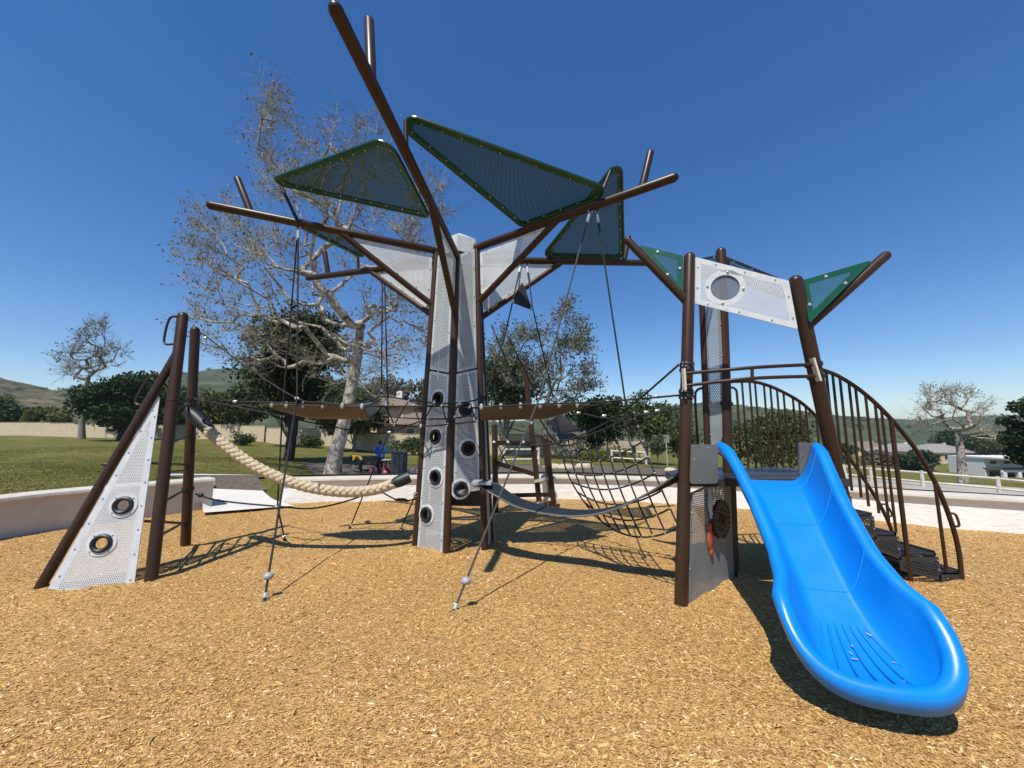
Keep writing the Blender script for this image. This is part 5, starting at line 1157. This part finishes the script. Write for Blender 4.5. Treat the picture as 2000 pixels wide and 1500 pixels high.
# sign post
sp = at_t(1303, 900, 24); sg = thing('sign_post', sp, 'small grey sign on thin pole beyond the net', 'sign'); MB().tube([sp-np.array([0, 0, .2]), sp+np.array([0, 0, 1.9])], .03, 8).build('pole', M['alu'], sg); MB().box(sp+np.array([0, -.04, 1.65]), (.35, .02, .5)).build('sign_plate', M['grey'], sg, smooth=False)

# ---- people and picnic things behind the wall
M['skin'] = plain('skin', (.42, .24, .16), .6, .05, 5); M['cloth_blue'] = plain('blue_jacket', (.02, .13, .50), .8, .15, 8); M['cloth_black'] = plain('black_cloth', (.012, .012, .015), .85, .2, 8); M['cloth_yellow'] = plain('yellow_shirt', (.62, .36, .03), .85, .1, 8); M['cloth_pink'] = plain('pink_cloth', (.60, .16, .20), .85, .1, 8); M['hair'] = plain('dark_hair', (.015, .012, .010), .7, .2, 20); M['cloth_red'] = plain('dark_red_fabric', (.22, .02, .04), .8, .15, 10)
def person(loc, h, joints, zones, label, rot=0):
    """one skinned body; joints: name -> (x,y,z) as fraction of height"""
    loc = np.array(loc, float); root = thing('person', loc, label, 'person')
    E_ = [('hip', 'chest'), ('chest', 'neck'), ('neck', 'head'), ('head', 'crown')]
    for s_ in 'lr': E_ += [('chest', 'sho'+s_), ('sho'+s_, 'elb'+s_), ('elb'+s_, 'wri'+s_), ('wri'+s_, 'han'+s_), ('hip', 'leg'+s_), ('leg'+s_, 'kne'+s_), ('kne'+s_, 'ank'+s_), ('ank'+s_, 'toe'+s_)]
    rad = dict(hip=.075, chest=.085, neck=.032, head=.055, crown=.045, sho=.042, elb=.03, wri=.022, han=.025, leg=.058, kne=.038, ank=.026, toe=.024)
    names = list(joints); me = bpy.data.meshes.new('body'); me.from_pydata([tuple(np.array(joints[n])*h) for n in names], [(names.index(a), names.index(b)) for a, b in E_], [])
    o = bpy.data.objects.new('body', me); col.objects.link(o); o.parent = root
    sk = o.modifiers.new('skin', 'SKIN'); sk.use_smooth_shade = True
    for i, n in enumerate(names):
        r_ = rad.get(n, rad.get(n[:3], .03))*h; me.skin_vertices[0].data[i].radius = (r_, r_*(.8 if n in ('hip', 'chest') else 1)); me.skin_vertices[0].data[i].use_root = n == 'hip'
    o.modifiers.new('sub', 'SUBSURF').levels = 1; o.modifiers['sub'].render_levels = 2
    m, t, b = new_mat('clothed_body'); tc = N(t, 'ShaderNodeTexCoord'); sep = N(t, 'ShaderNodeSeparateXYZ'); t.links.new(tc.outputs['Object'], sep.inputs[0])
    mul = N(t, 'ShaderNodeMath', operation='DIVIDE'); mul.inputs[1].default_value = h; t.links.new(sep.outputs[2], mul.inputs[0])
    r_ = N(t, 'ShaderNodeValToRGB'); r_.color_ramp.interpolation = 'CONSTANT'; e = r_.color_ramp.elements; e[0].position = 0; e[0].color = (*zones[0][1], 1); e[1].position = zones[1][0]; e[1].color = (*zones[1][1], 1)
    for p, c in zones[2:]: x = e.new(p); x.color = (*c, 1)
    t.links.new(mul.outputs[0], r_.inputs[0]); t.links.new(r_.outputs[0], b.inputs['Base Color']); b.inputs['Roughness'].default_value = .8; me.materials.append(m)
    hd, cr = np.array(joints['head'])*h+loc, np.array(joints['crown'])*h+loc; up_ = unit(cr-hd)
    MB().ball(lerp(hd, cr, .45)+np.array([0, .012*h, .01*h]), (.062*h, .066*h, .062*h), None, 12, 8).build('hair', M['hair'], root)
    root.rotation_euler = (0, 0, rot); return root
stand = dict(hip=(0, 0, .52), chest=(0, .0, .72), neck=(0, 0, .83), head=(0, -.01, .89), crown=(0, 0, .965), shol=(.105, 0, .79), elbl=(.15, -.03, .64), wril=(.09, -.12, .60), hanl=(.06, -.15, .61), shor=(-.105, 0, .79), elbr=(-.16, .0, .64), wrir=(-.12, -.10, .57), hanr=(-.1, -.14, .56),
             legl=(.055, 0, .48), knel=(.06, -.01, .27), ankl=(.065, .01, .04), toel=(.07, -.07, .018), legr=(-.055, 0, .48), kner=(-.06, -.01, .27), ankr=(-.07, .01, .04), toer=(-.075, -.07, .018))
pl = at_t(740, 928, 17.5)
person(pl, 1.5, stand, [(0, (.015, .015, .018)), (.5, (.02, .13, .5)), (.84, (.42, .24, .16))], 'person in blue jacket and black trousers standing by the picnic area', R(200))
bend = dict(hip=(0, .08, .50), chest=(0, -.10, .60), neck=(0, -.2, .60), head=(0, -.26, .58), crown=(0, -.33, .555), shol=(.09, -.13, .60), elbl=(.11, -.2, .45), wril=(.09, -.25, .32), hanl=(.08, -.27, .27), shor=(-.09, -.13, .60), elbr=(-.12, -.22, .46), wrir=(-.1, -.3, .34), hanr=(-.1, -.32, .30),
            legl=(.055, .08, .46), knel=(.07, .02, .25), ankl=(.07, .09, .04), toel=(.07, .01, .018), legr=(-.055, .08, .46), kner=(-.06, .0, .25), ankr=(-.07, .09, .04), toer=(-.075, .01, .018))
person(at_t(700, 929, 17.2), 1.25, bend, [(0, (.015, .015, .018)), (.47, (.62, .36, .03)), (.9, (.42, .24, .16))], 'child in yellow shirt bending down beside the sycamore', R(-70))
def small(name, loc, label, cat, parts):
    root = thing(name, loc, label, cat)
    for nm, mb, mt in parts: mb.build(nm, M[mt], root)
    return root
b0 = at_t(779, 929, 17.3); hh = 1.0
M['bin'] = plain('slate_bin_panels', (.035, .045, .055), .6, .15, 6)
pa = [('bin_body', MB().box(b0+np.array([0, 0, .48]), (.56, .56, .92)), 'bin'), ('bin_lid', MB().box(b0+np.array([0, 0, .97]), (.62, .62, .07)), 'dark')]
for k in (-.18, 0, .18): pa.append(('bin_slat', MB().box(b0+np.array([k, -.29, .5]), (.15, .03, .8)), 'bin'))
small('litter_bin', b0, 'square slate grey litter bin behind the braided rope end', 'litter bin', pa)
t0 = at_t(757, 929, 17.6); pa = [('table_top', MB().tube([t0+np.array([0, 0, .62]), t0+np.array([0, 0, .66])], .3, 16), 'concrete')]
for k in range(4): a = R(45+90*k); pa.append(('leg', MB().tube([t0+np.array([.08*math.cos(a), .08*math.sin(a), .62]), t0+np.array([.24*math.cos(a), .24*math.sin(a), 0])], .018, 6), 'dark'))
small('side_table', t0, 'small round grey table with splayed black legs next to the litter bin', 'table', pa)
t0 = at_t(722, 929, 17.9); pa = [('table_top', MB().box(t0+np.array([0, 0, .72]), (1.1, .7, .06)), 'dark'), ('seat', MB().box(t0+np.array([0, -.65, .43]), (1.1, .26, .05)), 'dark'), ('seat', MB().box(t0+np.array([0, .65, .43]), (1.1, .26, .05)), 'dark')]
for k in (-.4, .4): pa.append(('leg', MB().box(t0+np.array([k, 0, .36]), (.06, .1, .72)), 'dark')); pa.append(('cross_bar', MB().box(t0+np.array([k, 0, .4]), (.05, 1.4, .05)), 'dark'))
small('picnic_table', t0, 'black metal picnic table behind the person in blue', 'picnic table', pa)
t0 = at_t(729, 930, 16.9); small('pink_bag', t0, 'pink soft bag on the ground by the picnic table', 'bag', [('bag_body', MB().ball(t0+np.array([0, 0, .16]), (.2, .16, .19), None, 12, 8), 'cloth_pink'), ('handle', MB().torus(t0+np.array([0, 0, .33]), (0, 1, 0), .07, .014, 12, 6), 'cloth_pink')])
t0 = at_t(753, 930, 16.9); small('red_backpack', t0, 'dark red backpack on the ground under the small round table', 'backpack', [('pack_body', MB().ball(t0+np.array([0, 0, .19]), (.2, .15, .22), None, 12, 8), 'cloth_red'), ('pocket', MB().ball(t0+np.array([0, -.1, .12]), (.13, .09, .11), None, 10, 6), 'cloth_pink'), ('strap', MB().torus(t0+np.array([0, .02, .4]), (0, 1, 0), .05, .012, 12, 6), 'cloth_black')])

# ------------------------------------------------------------------ haze over the valley
hz = MB().box((0, 0, 50), (6600, 6600, 150)).build('haze', bpy.data.materials.new('thin_haze'), smooth=False); tag(hz, kind='stuff')
hm_ = hz.data.materials[0]; hm_.use_nodes = True; t = hm_.node_tree; t.nodes.clear(); o_ = t.nodes.new('ShaderNodeOutputMaterial'); v_ = t.nodes.new('ShaderNodeVolumePrincipled')
v_.inputs['Color'].default_value = (.80, .88, 1, 1); v_.inputs['Density'].default_value = .0002; v_.inputs['Anisotropy'].default_value = .2; t.links.new(v_.outputs[0], o_.inputs['Volume'])
